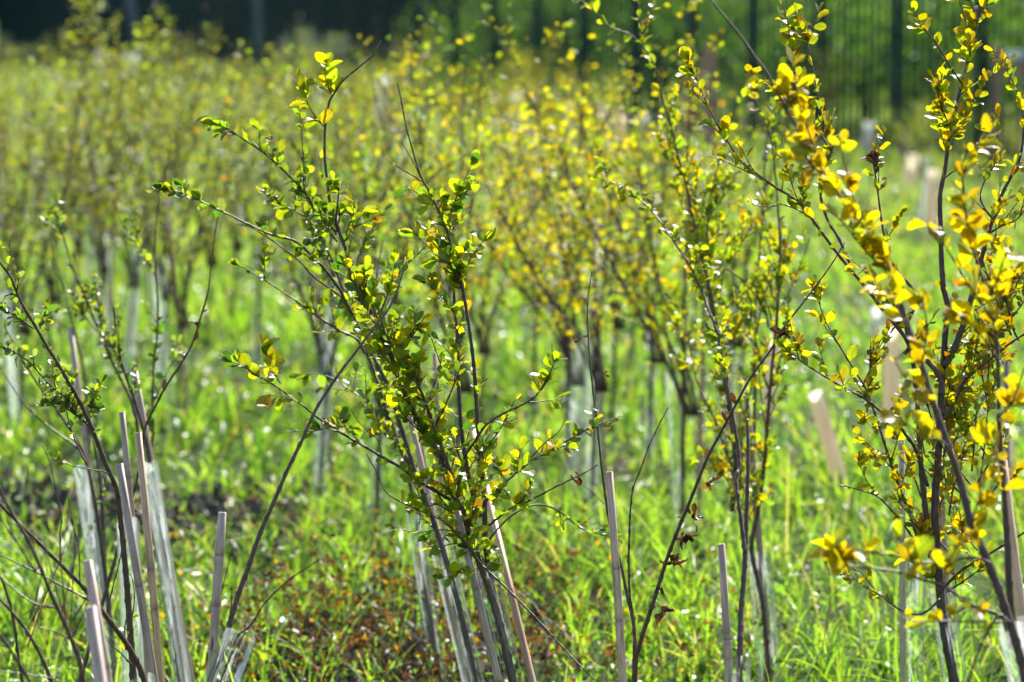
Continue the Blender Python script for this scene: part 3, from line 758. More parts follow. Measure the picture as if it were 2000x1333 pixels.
S.stem(path_px([(1036, 1500), (990, 1290), (962, 1150), (950, 1082), (947, 1055), (947, 1000), (942, 927), (937, 890), (930, 780), (925, 710), (918, 654), (909, 595), (900, 546), (885, 498), (874, 456), (858, 415), (840, 377), (825, 352), (813, 319), (802, 280), (793, 247), (784, 199), (776, 161)], d + .02, d + .06),
       .0075, .0011, 'stem', shoots=9, leaves=14, t0=.28, t1=.55, shoot_len=.05)
S.stem(path_px([(909, 595), (895, 530), (885, 498), (874, 456), (858, 415), (835, 372)], d + .05, d + .05), .003, .0012, shoots=26, leaves=55, t0=.1, t1=.98, shoot_len=.062, size=.034)
S.stem(path_px([(823, 350), (808, 318), (795, 296), (783, 274)], d + .06), .0014, .0008, 'twig')
S.stem(path_px([(829, 357), (800, 340), (775, 325), (752, 308)], d + .06, d), .0014, .0008, 'twig', leaves=12, t0=.3, size=.010, mix='E')
S.stem(path_px([(940, 1010), (922, 960), (908, 890), (903, 856), (898, 800), (895, 710), (892, 640), (887, 588), (888, 500)], d + .05, d + .1), .005, .0022, 'stem', shoots=11, leaves=26, t0=.1, t1=1, shoot_len=.05)
S.stem(path_px([(888, 500), (878, 440), (885, 400), (905, 365)], d + .1, d + .0), .0022, .0009, shoots=26, leaves=40, shoot_len=.05, top=3)
S.stem(path_px([(893, 560), (918, 508), (935, 482), (948, 468)], d + .1, d), .0016, .0008, 'twig', leaves=70, top=2)
S.stem(path_px([(893, 530), (860, 505), (830, 475), (808, 455)], d + .1, d + .1), .0018, .0008, 'twig', leaves=80, top=3, size=.036)
S.stem(path_px([(893, 620), (870, 590), (850, 568), (828, 550)], d + .1, d), .0016, .0008, 'twig', leaves=60, top=3)
S.stem(path_px([(888, 450), (868, 420), (850, 400), (825, 390), (795, 365)], d + .1, d + .15), .0016, .0008, 'twig', leaves=60)
S.stem(path_px([(883, 935), (864, 878), (846, 830), (830, 784), (812, 744), (792, 710), (767, 678), (749, 642), (738, 600)], d - .03, d - .15), .0042, .0014, shoots=20, leaves=34, t0=.05, shoot_len=.06)
S.stem(path_px([(905, 905), (912, 884), (927, 864), (951, 829), (986, 807), (1028, 787), (1053, 766), (1081, 715)], d - .02, d - .2), .0030, .0010, leaves=6, t0=.2, t1=.8, size=.02)
S.stem(path_px([(1028, 787), (1050, 770), (1068, 745), (1083, 705)], d - .15, d - .2), .0014, .0008, 'twig', leaves=95, t0=.25, top=4, size=.036)
S.stem(path_px([(1028, 787), (1050, 785), (1075, 782), (1100, 780)], d - .15, d - .1), .0012, .0007, 'twig', leaves=40, t0=.4, size=.03)
S.stem(path_px([(948, 980), (979, 951), (1008, 924), (1040, 900), (1084, 875), (1140, 843), (1190, 822), (1218, 811)], d, d + .1), .0030, .0009, shoots=16, leaves=40, t0=.2, t1=.82, shoot_len=.045)
S.stem(path_px([(1035, 896), (1065, 865), (1090, 845), (1103, 822)], d + .05, d), .0013, .0007, 'twig', leaves=20, t0=.3)
S.stem(path_px([(955, 1027), (1000, 992), (1035, 978), (1088, 950), (1140, 925), (1168, 908)], d, d - .1), .0024, .0009, leaves=18, t0=.05, t1=.5, size=.026)
S.stem(path_px([(955, 1055), (990, 1015), (1030, 990), (1063, 987), (1098, 1003), (1133, 1031), (1168, 1043), (1190, 1045)], d + .04, d + .2), .0021, .0008, shoots=10, leaves=34, t0=.55, shoot_len=.035, size=.022)
S.stem(path_px([(985, 958), (1010, 985), (1030, 960), (1038, 948)], d, d - .1), .0014, .0007, 'twig', leaves=100, t0=.2, size=.027, top=3)
S.stem(path_px([(960, 985), (975, 965), (985, 940), (975, 910)], d, d - .1), .0013, .0007, 'twig', leaves=90, size=.03, top=3)
S.stem(path_px([(941, 1104), (909, 1062), (874, 1024), (818, 996), (759, 967), (734, 920), (716, 888)], d - .06, d - .2), .0018, .0008, shoots=6, leaves=34, t0=.05, t1=.62, size=.026)
S.stem(path_px([(941, 1104), (983, 1143), (1032, 1192), (1084, 1248), (1126, 1293), (1161, 1328)], d - .04, d - .25), .0022, .0012)
S.stem(path_px([(880, 977), (855, 962), (834, 950), (808, 933), (785, 915), (745, 892), (711, 872), (668, 847), (626, 820), (592, 793), (569, 777), (545, 759), (504, 735), (473, 714)], d - .03, d - .3), .0034, .0010, leaves=10, t0=.15, t1=.5)
S.stem(path_px([(545, 759), (525, 745), (504, 735), (473, 714), (448, 706)], d - .27, d - .3), .0014, .0008, 'twig', leaves=75, size=.036, top=3)
S.stem(path_px([(548, 750), (538, 735), (527, 722), (520, 690)], d - .27, d - .33), .0013, .0008, 'twig', leaves=90, size=.043, t0=.25, top=4, mix='E')
S.stem(path_px([(592, 793), (569, 777), (550, 775), (520, 770)], d - .25, d - .2), .0012, .0007, 'twig', leaves=60, size=.033)
S.stem(path_px([(668, 847), (640, 838), (610, 843), (578, 842)], d - .2, d - .2), .0013, .0007, 'twig', leaves=75, size=.030, top=2)
S.stem(path_px([(711, 872), (690, 850), (672, 830), (660, 815)], d - .15, d - .2), .0012, .0007, 'twig', leaves=90, size=.032)
S.stem(path_px([(745, 892), (738, 860), (705, 830), (685, 800)], d - .1, d - .2), .0011, .0006, 'twig', leaves=5, mix='E')
S.stem(path_px([(632, 247), (615, 226), (602, 204), (597, 188), (590, 165)], d - .1, d - .15), .0016, .0009, 'twig', leaves=85, top=2, size=.036, mix='A')
S.stem(path_px([(648, 186), (642, 172), (638, 150), (637, 122)], d - .1, d - .1), .0014, .0009, 'twig', leaves=120, top=3, size=.035, mix='E')
S.stem(path_px([(880, 1000), (850, 985), (820, 1000), (795, 980)], d - .05, d - .12), .0016, .0008, 'twig', leaves=80, size=.028)
S.stem(path_px([(930, 1075), (890, 1062), (850, 1070), (828, 1055)], d - .05, d - .1), .0016, .0008, 'twig', leaves=75, size=.030, top=3)
S.stem(path_px([(925, 1098), (905, 1110), (888, 1125), (862, 1128)], d - .05, d - .12), .0014, .0007, 'twig', leaves=90, size=.030, top=3)
S.stem(path_px([(900, 1040), (860, 1035), (815, 1040), (770, 1030)], d - .08, d - .1), .0014, .0007, 'twig', leaves=36, size=.026, top=2)
S.stem(path_px([(890, 975), (868, 950), (846, 938), (830, 930)], d - .06, d - .12), .0016, .0008, 'twig', leaves=110, size=.036, mix='E', top=3)
S.stem(path_px([(918, 1010), (925, 985), (930, 960)], d - .06, d - .1), .0014, .0008, 'twig', leaves=120, size=.032, mix='E', top=3)
S.stem(path_px([(945, 1085), (962, 1070), (972, 1090), (978, 1110)], d - .05, d - .06), .0012, .0007, 'twig', leaves=90, size=.028)
S.fan([(861, 902), (874, 940), (843, 864), (903, 1000), (920, 960), (937, 890)], 8, d - .02, 80, 110, leaves=34, shoots=10, size=.027)
S.fan([(781, 746), (763, 694), (741, 649), (812, 744), (830, 784)], 7, d - .05, 60, 100, leaves=32, shoots=10, size=.028)
S.fan([(712, 586), (687, 521), (676, 490), (658, 440)], 8, d - .08, 50, 90, leaves=36, shoots=12, size=.03)
S.done()
cane((893, 1000), (968, 1310), 7.44, 'bamboo cane tied against the left of the central clear guard', .0080, (.85, .85, .88))
cane((922, 835), (1000, 1160), 7.9, 'tan bamboo cane rising right behind the central sapling', .0078, (.78, .62, .48), d2=7.62)

# ---- sapling close behind it, to the left
_, gB = guard((858, 1048), (925, 1333), 8.3, 'misty plastic guard just left of the central guard', .023, M_TUBE, 1.05)
S = Sapling(gB, 'slightly blurred sapling leaning left just behind the central one', 'B', .033, single=280)
d = 8.3
S.stem(path_px([(950, 1430), (905, 1220), (870, 1090), (840, 1000), (810, 921), (789, 852), (770, 791), (749, 735), (716, 676), (705, 647), (689, 615), (671, 570), (658, 534), (640, 490), (618, 440)], d, d + .05), .0085, .0020, 'stem', shoots=7, leaves=10, t0=.35, shoot_len=.055)
S.stem(path_px([(835, 985), (801, 910), (779, 867), (763, 822), (743, 766), (729, 721), (709, 676), (698, 638), (687, 604), (660, 560), (640, 500)], d + .05, d + .15), .0055, .0018, 'stem', shoots=6, leaves=8, t0=.25, shoot_len=.055)
S.stem(path_px([(689, 615), (674, 588), (665, 568), (647, 543), (624, 514), (595, 487), (572, 469), (536, 461), (490, 441), (448, 420), (413, 403), (368, 382), (322, 368)], d - .1, d - .45), .0036, .0009, shoots=4, leaves=7, t0=.2, t1=.7, size=.03)
S.stem(path_px([(448, 420), (413, 403), (368, 382), (322, 366)], d - .4, d - .45), .0014, .0008, 'twig', leaves=65, shoots=14, shoot_len=.035, size=.029, top=2)
S.stem(path_px([(687, 604), (667, 580), (640, 561), (613, 541), (584, 510), (550, 483), (500, 450), (466, 430)], d, d - .3), .0026, .0010, leaves=6, t0=.3)
S.stem(path_px([(658, 534), (640, 485), (631, 458), (617, 424), (610, 403), (595, 375), (578, 357), (546, 326), (518, 301), (466, 266), (445, 252), (413, 240)], d - .05, d - .5), .0038, .0009, shoots=16, leaves=32, t0=.35, size=.031, shoot_len=.042, top=2)
S.stem(path_px([(600, 385), (593, 360), (594, 330), (590, 274), (588, 240), (586, 226)], d - .3, d - .4), .0016, .0008, 'twig', leaves=45, t0=.35, size=.028, top=2)
S.stem(path_px([(630, 350), (627, 330), (628, 305)], d - .3, d - .3), .0010, .0007, 'twig', leaves=35, size=.022)
S.stem(path_px([(640, 490), (610, 440), (590, 420), (560, 405), (520, 390)], d - .1, d - .2), .0022, .0009, shoots=20, leaves=45, size=.029, shoot_len=.045)
S.stem(path_px([(655, 520), (630, 470), (625, 440), (640, 400)], d - .1, d - .3), .0022, .0009, shoots=26, leaves=55, size=.030, shoot_len=.05)
S.stem(path_px([(712, 690), (697, 663), (659, 644), (617, 616), (568, 581), (525, 553), (477, 523), (455, 517)], d - .05, d - .3), .0030, .0009, shoots=8, leaves=18, t0=.2, size=.031, shoot_len=.05, top=3)
S.stem(path_px([(700, 640), (690, 560), (700, 500), (720, 460)], d + .1, d + .2), .0022, .0009, shoots=12, leaves=20, size=.03)
S.stem(path_px([(760, 815), (735, 745), (740, 690), (755, 600), (770, 540)], d + .15, d + .3), .0022, .0009, shoots=9, leaves=16, size=.03)
S.stem(path_px([(770, 850), (720, 790), (680, 760), (640, 735), (600, 730)], d + .1, d + .35), .0022, .0009, shoots=10, leaves=18, size=.03)
S.stem(path_px([(790, 900), (770, 850), (745, 830), (715, 770)], d + .05, d - .1), .0022, .0009, shoots=16, leaves=30, size=.032)
S.done()
cane((789, 764), (829, 935), 8.6, 'pinkish bamboo cane standing among the stems left of centre', .0082, (1, .9, .88))
cane((806, 800), (838, 960), 8.75, 'second pinkish bamboo cane close beside the one left of centre', .0080, (.95, .85, .82))
_, gB2 = guard((806, 985), (848, 1260), 9.3, 'narrow grey guard with dark stem between the left of centre guards', .019, M_TUBE)
S = Sapling(gB2, 'thin dark stemmed sapling hidden behind the left of centre guard', 'B', .03, single=120)
S.stem(path_px([(868, 1390), (840, 1200), (812, 1010), (790, 890), (765, 770), (745, 690), (735, 560), (748, 470)], 9.3, 9.5), .008, .0014, 'stem', shoots=9, leaves=10, t0=.4)
S.done()
cane((849, 690), (862, 930), 9.7, 'blurred bamboo cane between the two central stems', .0075, (.95, .8, .72))

# ---- bare whip with its open guard, lower left of centre
_, gC = guard((466, 1236), (425, 1345), 7.0, 'clear open guard flaring beside the short cane at bottom left', .026, M_TUBE, 1.25)
S = Sapling(gC, 'leafless whip with one long thin shoot crossing the picture diagonally', 'K', .02, single=60)
d = 7.05
S.stem(path_px([(398, 1420), (413, 1333), (438, 1258), (459, 1181), (484, 1111), (508, 1041), (536, 978), (561, 919), (589, 862), (610, 814), (632, 775), (664, 728), (700, 681), (732, 638), (759, 604), (777, 564), (786, 534), (795, 510)], d, d + .3), .0060, .0012, 'stem', knobby=.5)
S.stem(path_px([(425, 1300), (441, 1262), (491, 1220), (515, 1181), (561, 1136), (596, 1111), (624, 1094)], d, d - .3), .0022, .0009, knobby=.6)
S.stem(path_px([(408, 1345), (417, 1234), (431, 1164), (456, 1062)], d + .02, d + .1), .0020, .0008, knobby=.6)
S.stem(path_px([(420, 1360), (452, 1280), (480, 1235)], d - .02, d - .2), .0016, .0008, 'twig', knobby=.6)
S.stem(path_px([(450, 1210), (452, 1180), (453, 1145)], d, d), .0014, .0008, 'twig', knobby=.6)
S.done()
cane((434, 1001), (418, 1270), 7.1, 'short grey bamboo cane with a hollow top beside the open guard', .0092, (.88, .88, .95))

# ---- bamboo canes of the left group
cane((233, 906), (296, 1310), 7.1, 'leaning grey bamboo cane with clear joints at lower left', .0082, (.92, .92, 1.0))
cane((270, 845), (297, 1160), 7.8, 'tan bamboo cane right of the leaning grey cane', .0085, (1.1, .92, .74))
cane((261, 717), (291, 880), 8.9, 'slim brown bamboo cane whose top is highest of the left group', .0085, (.85, .75, .78))
cane((238, 805), (247, 905), 8.2, 'pale bamboo cane partly hidden behind the leaning grey cane', .0078, (.9, .85, .88))
cane((171, 1095), (207, 1320), 6.2, 'out of focus bamboo cane at bottom left', .0088, (.95, .88, .92))
cane((176, 1185), (196, 1333), 5.75, 'thickest blurred bamboo cane nearest the camera at bottom left', .0105, (.9, .85, .95))
cane((137, 640), (172, 900), 10.4, 'blurred purple brown cane behind the grey-leaved left sapling', .0090, (.78, .68, .74))

# ---- left sapling with small grey-green leaves
_, gK = guard((250, 1015), (262, 1320), 7.75, 'tall milky guard behind the leaning grey cane at lower left', .022, M_TUBEW)
S = Sapling(gK, 'left sapling with long dark stem and small grey-green curled leaves', 'K', .022, single=300)
d = 7.7
S.stem(path_px([(266, 1420), (252, 1200), (242, 1080), (235, 1013), (228, 957), (210, 915), (191, 866), (172, 819), (147, 770), (123, 728), (95, 682), (66, 633), (38, 584), (21, 542), (0, 514), (-30, 470)], d, d - .2), .0080, .0018, 'stem', shoots=5, leaves=14, t0=.5, shoot_len=.04)
S.stem(path_px([(66, 642), (42, 626), (21, 612), (0, 590)], d - .1, d - .2), .0016, .0009, 'twig', leaves=70, shoots=12, shoot_len=.03)
S.stem(path_px([(80, 650), (85, 625), (92, 600)], d - .1, d), .0014, .0008, 'twig', leaves=110)
S.stem(path_px([(38, 584), (25, 570), (40, 555)], d - .15, d - .1), .0014, .0008, 'twig', leaves=130)
S.stem(path_px([(150, 800), (130, 777), (109, 763), (84, 738), (60, 710), (28, 689), (0, 675)], d - .05, d - .25), .0022, .0009, leaves=30, shoots=12, shoot_len=.035)
S.stem(path_px([(172, 830), (140, 805), (118, 790), (95, 792), (78, 795)], d - .05, d - .2), .0020, .0008, leaves=75, shoots=22, shoot_len=.035, size=.024)
S.stem(path_px([(109, 763), (105, 735), (100, 705)], d - .2, d - .2), .0014, .0008, 'twig', leaves=80)
S.stem(path_px([(175, 819), (182, 780), (189, 760), (200, 755)], d - .05, d), .0017, .0008, 'twig', leaves=110, shoots=26, shoot_len=.03, size=.024)
S.stem(path_px([(140, 770), (142, 745), (135, 725)], d - .1, d - .1), .0014, .0008, 'twig', leaves=130, size=.024)
S.stem(path_px([(170, 905), (161, 892), (140, 843), (130, 801), (128, 780)], d + .05, d + .05), .0022, .0010, leaves=18)
S.stem(path_px([(31, 549), (19, 500), (19, 472), (28, 454)], d - .1, d - .1), .0012, .0007, 'twig', leaves=3)
S.stem(path_px([(228, 957), (210, 925), (175, 917), (140, 910)], d - .02, d - .2), .0016, .0008, 'twig', knobby=.5)
S.stem(path_px([(140, 910), (128, 905), (115, 898)], d - .2, d - .2), .0010, .0007, 'twig', leaves=130, size=.028, mix='E')
S.stem(path_px([(245, 1270), (262, 1180), (258, 1130), (250, 1120)], d - .2, d - .25), .0016, .0008, 'twig', leaves=14, size=.026, mix='A')
S.stem(path_px([(208, 1200), (222, 1140), (235, 1090), (239, 1050)], d - .3, d - .3), .0016, .0008, 'twig', knobby=.6)
S.done()

# ---- bare twiggy sapling in the bottom left corner
_, gM = guard((279, 1322), (283, 1400), 6.9, 'clear guard whose rim shows at the bottom edge near the leaning cane', .022)
S = Sapling(gM, 'bare twiggy sapling fanning leafless shoots across the bottom left corner', 'K', .02, single=60)
d = 6.9
S.stem(path_px([(290, 1420), (280, 1325), (245, 1255), (203, 1199), (168, 1153), (119, 1104), (70, 1055), (38, 1024), (0, 985), (-40, 940)], d, d - .3), .0062, .0020, 'stem', knobby=.4)
S.stem(path_px([(245, 1255), (243, 1230), (252, 1190), (258, 1160)], d, d), .0016, .0008, 'twig', knobby=.6)
S.stem(path_px([(258, 1300), (235, 1275), (215, 1258), (206, 1242)], d - .05, d - .1), .0018, .0008, 'twig', knobby=.6)
S.stem(path_px([(200, 1195), (175, 1174), (130, 1150), (84, 1125), (42, 1104), (0, 1083)], d - .1, d - .2), .0022, .0010, knobby=.6)
S.stem(path_px([(119, 1104), (117, 1050), (119, 1006), (105, 936), (95, 895), (79, 866)], d - .2, d - .2), .0016, .0008, 'twig', knobby=.7)
S.stem(path_px([(140, 1132), (147, 1062), (137, 989), (126, 943)], d - .15, d - .15), .0014, .0008, 'twig', knobby=.7)
S.stem(path_px([(156, 1140), (155, 1090), (150, 1050), (137, 1010)], d - .15, d - .15), .0013, .0008, 'twig', knobby=.7)
S.done()
S = Sapling(P(175, 1420, 6.4), 'dark blurred whip leaning left at the bottom left corner', 'K', .02, single=60)
S.base.z = 0; S.root.location = S.base
d = 6.4
S.stem(path_px([(190, 1640), (178, 1450), (158, 1304), (140, 1251), (119, 1202), (98, 1157), (77, 1104), (53, 1052), (21, 999), (0, 957), (-20, 900)], d, d - .1), .0058, .0022, 'stem', knobby=.3)
S.stem(path_px([(77, 1104), (70, 1118), (35, 1062), (0, 1013)], d, d - .2), .0020, .0010, knobby=.6)
S.stem(path_px([(119, 1202), (109, 1188), (70, 1181), (35, 1157), (0, 1125)], d, d + .1), .0020, .0010, knobby=.6)
S.stem(path_px([(98, 1157), (84, 1120), (60, 1105), (20, 1106)], d, d), .0015, .0008, 'twig', knobby=.6)
S.stem(path_px([(119, 1202), (130, 1160), (140, 1100)], d, d), .0013, .0008, 'twig', knobby=.6)
S.stem(path_px([(140, 1252), (110, 1235), (75, 1226), (50, 1217)], d, d - .1), .0015, .0008, 'twig', knobby=.6)
S.stem(path_px([(170, 1390), (116, 1332), (53, 1318), (0, 1311)], d, d - .1), .0016, .0009, knobby=.5)
S.stem(path_px([(178, 1450), (90, 1380), (40, 1300), (0, 1240)], d - .1, d - .2), .0035, .0020, knobby=.4)
S.fan([(140, 1251), (119, 1202), (98, 1157), (60, 1250)], 9, d + .1, 90, 150, leaves=0, shoots=0, r0=.0018)
S.stem(path_px([(150, 1500), (100, 1330), (50, 1230), (-20, 1150)], d + .2, d + .1), .0045, .002, knobby=.4)
S.stem(path_px([(170, 1500), (60, 1390), (20, 1180), (-30, 1060)], d + .4, d + .3), .004, .0018, knobby=.4)
S.done()

# ---- blurred saplings of the left middle
S = Sapling(to_ground(P(238, 745, 9.6), P(275, 900, 9.6)), 'blurred left sapling whose leafy stems cross behind the arching whip', 'K', .026, single=200)
d = 9.6
b0 = S.base
S.stem([b0] + path_px([(300, 1050), (266, 819), (238, 745), (217, 703), (196, 654), (175, 602), (158, 560), (140, 521), (130, 482), (112, 430), (105, 400)], d, d + .1), .008, .0016, 'stem', shoots=8, leaves=16, t0=.5, shoot_len=.05)
S.stem([b0] + path_px([(298, 960), (299, 850), (298, 780), (301, 710), (308, 640), (307, 570), (303, 518), (303, 467), (308, 413), (315, 368), (326, 326), (333, 287), (331, 259)], d, d - .1), .0058, .0010, 'stem', shoots=11, leaves=22, t0=.3, t1=.68, shoot_len=.045)
S.stem(path_px([(217, 703), (200, 640), (190, 580), (185, 560)], d, d), .002, .001, shoots=16, leaves=30)
S.stem(path_px([(196, 654), (150, 600), (140, 560)], d, d), .002, .001, shoots=12, leaves=24)
S.stem(path_px([(303, 540), (285, 500), (270, 470), (262, 440)], d, d), .002, .001, shoots=16, leaves=30)
S.stem(path_px([(298, 790), (330, 720), (345, 700)], d, d), .002, .001, shoots=16, leaves=30)
S.done()
S = Sapling(to_ground(P(168, 766, 10.4), P(178, 900, 10.4)), 'dark bare stem standing against the blurred purple brown cane', 'K', .024, single=80)
d = 10.4
S.stem([S.base] + path_px([(180, 1000), (168, 766), (158, 696), (147, 654), (133, 598), (122, 556), (108, 521), (100, 475)], d, d), .0085, .0014, 'stem', leaves=3, t0=.4)
S.done()
S = Sapling(to_ground(P(305, 791, 8.4), P(280, 880, 8.4)), 'bare arching whip curving up from the left canes with a few dead leaves', 'D', .022, single=60)
d = 8.4
S.stem([S.base] + path_px([(262, 960), (280, 847), (305, 791), (326, 752), (354, 710), (375, 672), (389, 630), (406, 570), (413, 514), (424, 430), (432, 405)], d, d - .2), .0058, .0010, 'stem', leaves=9, t0=.45, t1=.85)
S.done()
_, gJ = guard((157, 912), (185, 1100), 9.3, 'pale guard leaning right at the left, upper of the left guards', .018, M_TUBEW)
S = Sapling(gJ, 'brown stemmed sapling rising from the pale leaning guard at left', 'K', .024, single=100)
S.stem(path_px([(228, 1360), (205, 1120), (185, 980), (160, 880), (110, 800), (60, 730), (10, 640)], 9.3, 9.3), .008, .0016, 'stem', shoots=3, leaves=5, t0=.4)
S.stem(path_px([(205, 1120), (200, 1000), (190, 900), (170, 820), (150, 770)], 9.3, 9.4), .006, .002, 'stem', leaves=4)
S.stem(path_px([(160, 880), (90, 830), (40, 780), (-10, 700)], 9.3, 9.3), .003, .001)
S.done()
_, gJ2 = guard((292, 905), (338, 1200), 8.7, 'dirty pale guard around a dark trunk behind the tan cane', .018, M_TUBEW)
S = Sapling(gJ2, 'dark trunked sapling inside the dirty pale guard behind the tan cane', 'K', .024, single=100)
S.stem(path_px([(362, 1380), (325, 1120), (300, 950), (285, 860), (262, 780), (235, 700), (222, 600)], 8.7, 8.8), .010, .002, 'stem', shoots=5, leaves=5, t0=.5)
S.done()

# ---- thin whip with dead leaves and its cane, right of centre
cane((1190, 922), (1213, 1320), 7.45, 'single pale bamboo cane standing free right of the central sapling', .0085, (.98, .9, .86))
S = Sapling(to_ground(P(1239, 1240, 7.6), P(1239, 1333, 7.6)), 'thin dark whip with dead curled leaves crossing up to the right', 'D', .021, single=120)
d = 7.6
S.stem([S.base] + path_px([(1240, 1333), (1249, 1262), (1277, 1174), (1302, 1094), (1326, 1031), (1351, 971), (1381, 896), (1409, 843), (1437, 791), (1468, 735), (1507, 682), (1531, 640), (1566, 595), (1598, 553), (1626, 514), (1650, 474)], d, d - .2), .0062, .0011, 'stem', leaves=9, t0=.3, t1=.72, knobby=.5)
S.stem(path_px([(1531, 640), (1536, 655)], d - .12, d - .12) , .001, .0008, 'twig', leaves=500, size=.020)
S.stem([S.base] + path_px([(1238, 1332), (1239, 1234), (1225, 1164), (1211, 1097), (1190, 1020), (1176, 919), (1172, 886), (1165, 815), (1158, 763), (1151, 693), (1148, 640), (1148, 588), (1156, 530)], d, d + .1), .0050, .0010, 'stem', knobby=.5)
S.stem(path_px([(1150, 680), (1135, 668), (1122, 665)], d + .05, d), .0007, .0005, 'twig', leaves=110, t0=.7, size=.018)
S.stem(path_px([(1165, 745), (1175, 735), (1183, 728)], d + .05, d), .0007, .0005, 'twig', leaves=110, t0=.7, size=.015)
S.stem(path_px([(1180, 985), (1155, 960), (1130, 943)], d + .05, d - .05), .0008, .0005, 'twig', leaves=60, t0=.8, size=.022)
S.stem([S.base] + path_px([(1240, 1320), (1239, 1220), (1230, 1164), (1228, 1094), (1230, 1024), (1235, 961), (1253, 912), (1274, 857), (1305, 796)], d + .04, d - .1), .0042, .0009, 'stem', leaves=2, t0=.4, t1=.7, knobby=.6)
for q in ((1326, 1031), (1302, 1094), (1370, 920), (1277, 1174), (1340, 1000)):
    S.stem(path_px([q, (q[0] + 12, q[1] + 8), (q[0] + 16, q[1] + 25)], d - .06, d - .1), .0007, .0005, 'twig', leaves=110, t0=.3, size=.021)
S.done()

# ---- sapling in the near guard at bottom centre right
_, gG = guard((1441, 1288), (1440, 1345), 7.75, 'clear guard with flat rim at the bottom edge right of centre', .027)
cane((1409, 1063), (1424, 1290), 7.8, 'short greyish purple cane rising from the guard at the bottom edge', .0088, (.82, .76, .86))
S = Sapling(gG, 'straight dark stemmed sapling rising from the guard at the bottom edge', 'G', .028, single=160)
d = 7.85
S.stem(path_px([(1441, 1420), (1445, 1286), (1447, 1199), (1454, 1111), (1458, 1006), (1461, 900), (1460, 820)], d, d + .4), .0075, .0035, 'stem', leaves=3, t0=.5)
S.stem(path_px([(1455, 1080), (1445, 1000), (1438, 940), (1444, 896), (1430, 808), (1419, 745), (1412, 703), (1402, 654), (1384, 605), (1370, 567), (1346, 518), (1314, 469), (1294, 440), (1276, 415), (1256, 395), (1233, 377), (1206, 357), (1172, 337)], d + .1, d + .9), .0045, .0010, 'stem', shoots=13, leaves=24, t0=.25, shoot_len=.055, size=.027)
S.done()
# ---- its many-stemmed neighbour behind
_, gG2 = guard((1482, 1075), (1496, 1240), 9.4, 'grey guard behind the dark straight stem right of centre', .030, M_TUBE)
S = Sapling(gG2, 'many stemmed yellow-green sapling, blurred, right of centre', 'G', .029, single=300)
d = 9.4
S.stem(path_px([(1502, 1340), (1490, 1180), (1468, 1076), (1479, 1006), (1489, 936), (1494, 897), (1500, 815), (1507, 728), (1517, 626), (1521, 570), (1524, 482), (1519, 403), (1510, 298), (1496, 245), (1482, 210), (1460, 170)], d, d - .3), .0075, .0011, 'stem', shoots=8, leaves=13, t0=.3, shoot_len=.06)
S.stem(path_px([(1430, 1000), (1436, 900), (1425, 800), (1402, 654), (1385, 560), (1370, 500), (1352, 420), (1337, 348), (1325, 307), (1307, 233), (1294, 195), (1288, 164), (1277, 126), (1256, 91), (1228, 66), (1190, 52), (1158, 18)], d, d - .2), .0065, .0010, 'stem', shoots=10, leaves=15, t0=.15, shoot_len=.06, top=2)
S.stem(path_px([(1256, 91), (1253, 52), (1246, 0)], d - .2, d - .2), .0014, .0009, 'twig', shoots=12, leaves=40)
S.stem(path_px([(1400, 645), (1382, 560), (1382, 442), (1391, 375), (1397, 346), (1406, 314), (1420, 260), (1440, 200)], d, d), .003, .001, shoots=13, leaves=20, shoot_len=.06)
S.stem(path_px([(1500, 640), (1496, 609), (1475, 577), (1451, 549), (1426, 528), (1395, 505), (1360, 480)], d - .1, d - .1), .0026, .001, shoots=14, leaves=20, shoot_len=.05)
S.stem(path_px([(1440, 960), (1400, 830), (1360, 740), (1340, 640), (1320, 600)], d, d + .3), .0032, .001, shoots=12, leaves=16, shoot_len=.06)
S.stem(path_px([(1445, 980), (1450, 850), (1470, 740), (1480, 640), (1500, 560), (1545, 500)], d, d), .0032, .001, shoots=12, leaves=16, shoot_len=.06)
S.stem(path_px([(1412, 703), (1440, 650), (1455, 610)], d, d), .0016, .0009, 'twig', shoots=16, leaves=20)
S.stem(path_px([(1455, 1000), (1430, 960), (1415, 930), (1395, 920)], d - .3, d - .4), .002, .001, shoots=14, leaves=34, mix='I')
S.stem(path_px([(1470, 1000), (1475, 710), (1475, 605), (1482, 518), (1489, 430), (1494, 320), (1500, 240), (1501, 168)], d + .6, d + .8), .0055, .0016, 'stem', leaves=3, t0=.4)
p = P(1496, 306, d + .6) - S.base
V = []; Q = []
for i in range(9):
    for j in range(12):
        a = math.pi * i / 8; b = 2 * math.pi * j / 12; k = 1 + .12 * math.sin(b) + .1 * math.cos(3 * a)
        V.append((p.x + .011 * k * math.sin(a) * math.cos(b), p.y + .011 * k * math.sin(a) * math.sin(b), p.z + .014 * math.cos(a)))
for i in range(8):
    for j in range(12): Q.append((i * 12 + j, i * 12 + (j + 1) % 12, (i + 1) * 12 + (j + 1) % 12, (i + 1) * 12 + j))
link('gall', np_mesh('gall', V, quads=Q, mat=M_SNAIL), S.root)
S.fan([(1430, 800), (1412, 703), (1400, 640), (1385, 560), (1370, 500), (1440, 900)], 17, d + .05, 90, 150, leaves=26, shoots=11, size=.027)
S.fan([(1500, 815), (1507, 728), (1517, 626), (1521, 570), (1494, 900)], 14, d, 60, 150, leaves=24, shoots=9, size=.026)
S.fan([(1352, 420), (1337, 348), (1316, 269), (1382, 442)], 10, d, 80, 110, leaves=26, shoots=9, size=.027)
S.fan([(1450, 1000), (1470, 960), (1430, 940)], 7, d - .1, 60, 110, leaves=26, shoots=9, size=.026, mix='E')
S.done()
cane((1458, 766), (1478, 1000), 9.5, 'blurred purple brown cane in the middle of the yellow-green sapling', .0085, (.7, .58, .6))

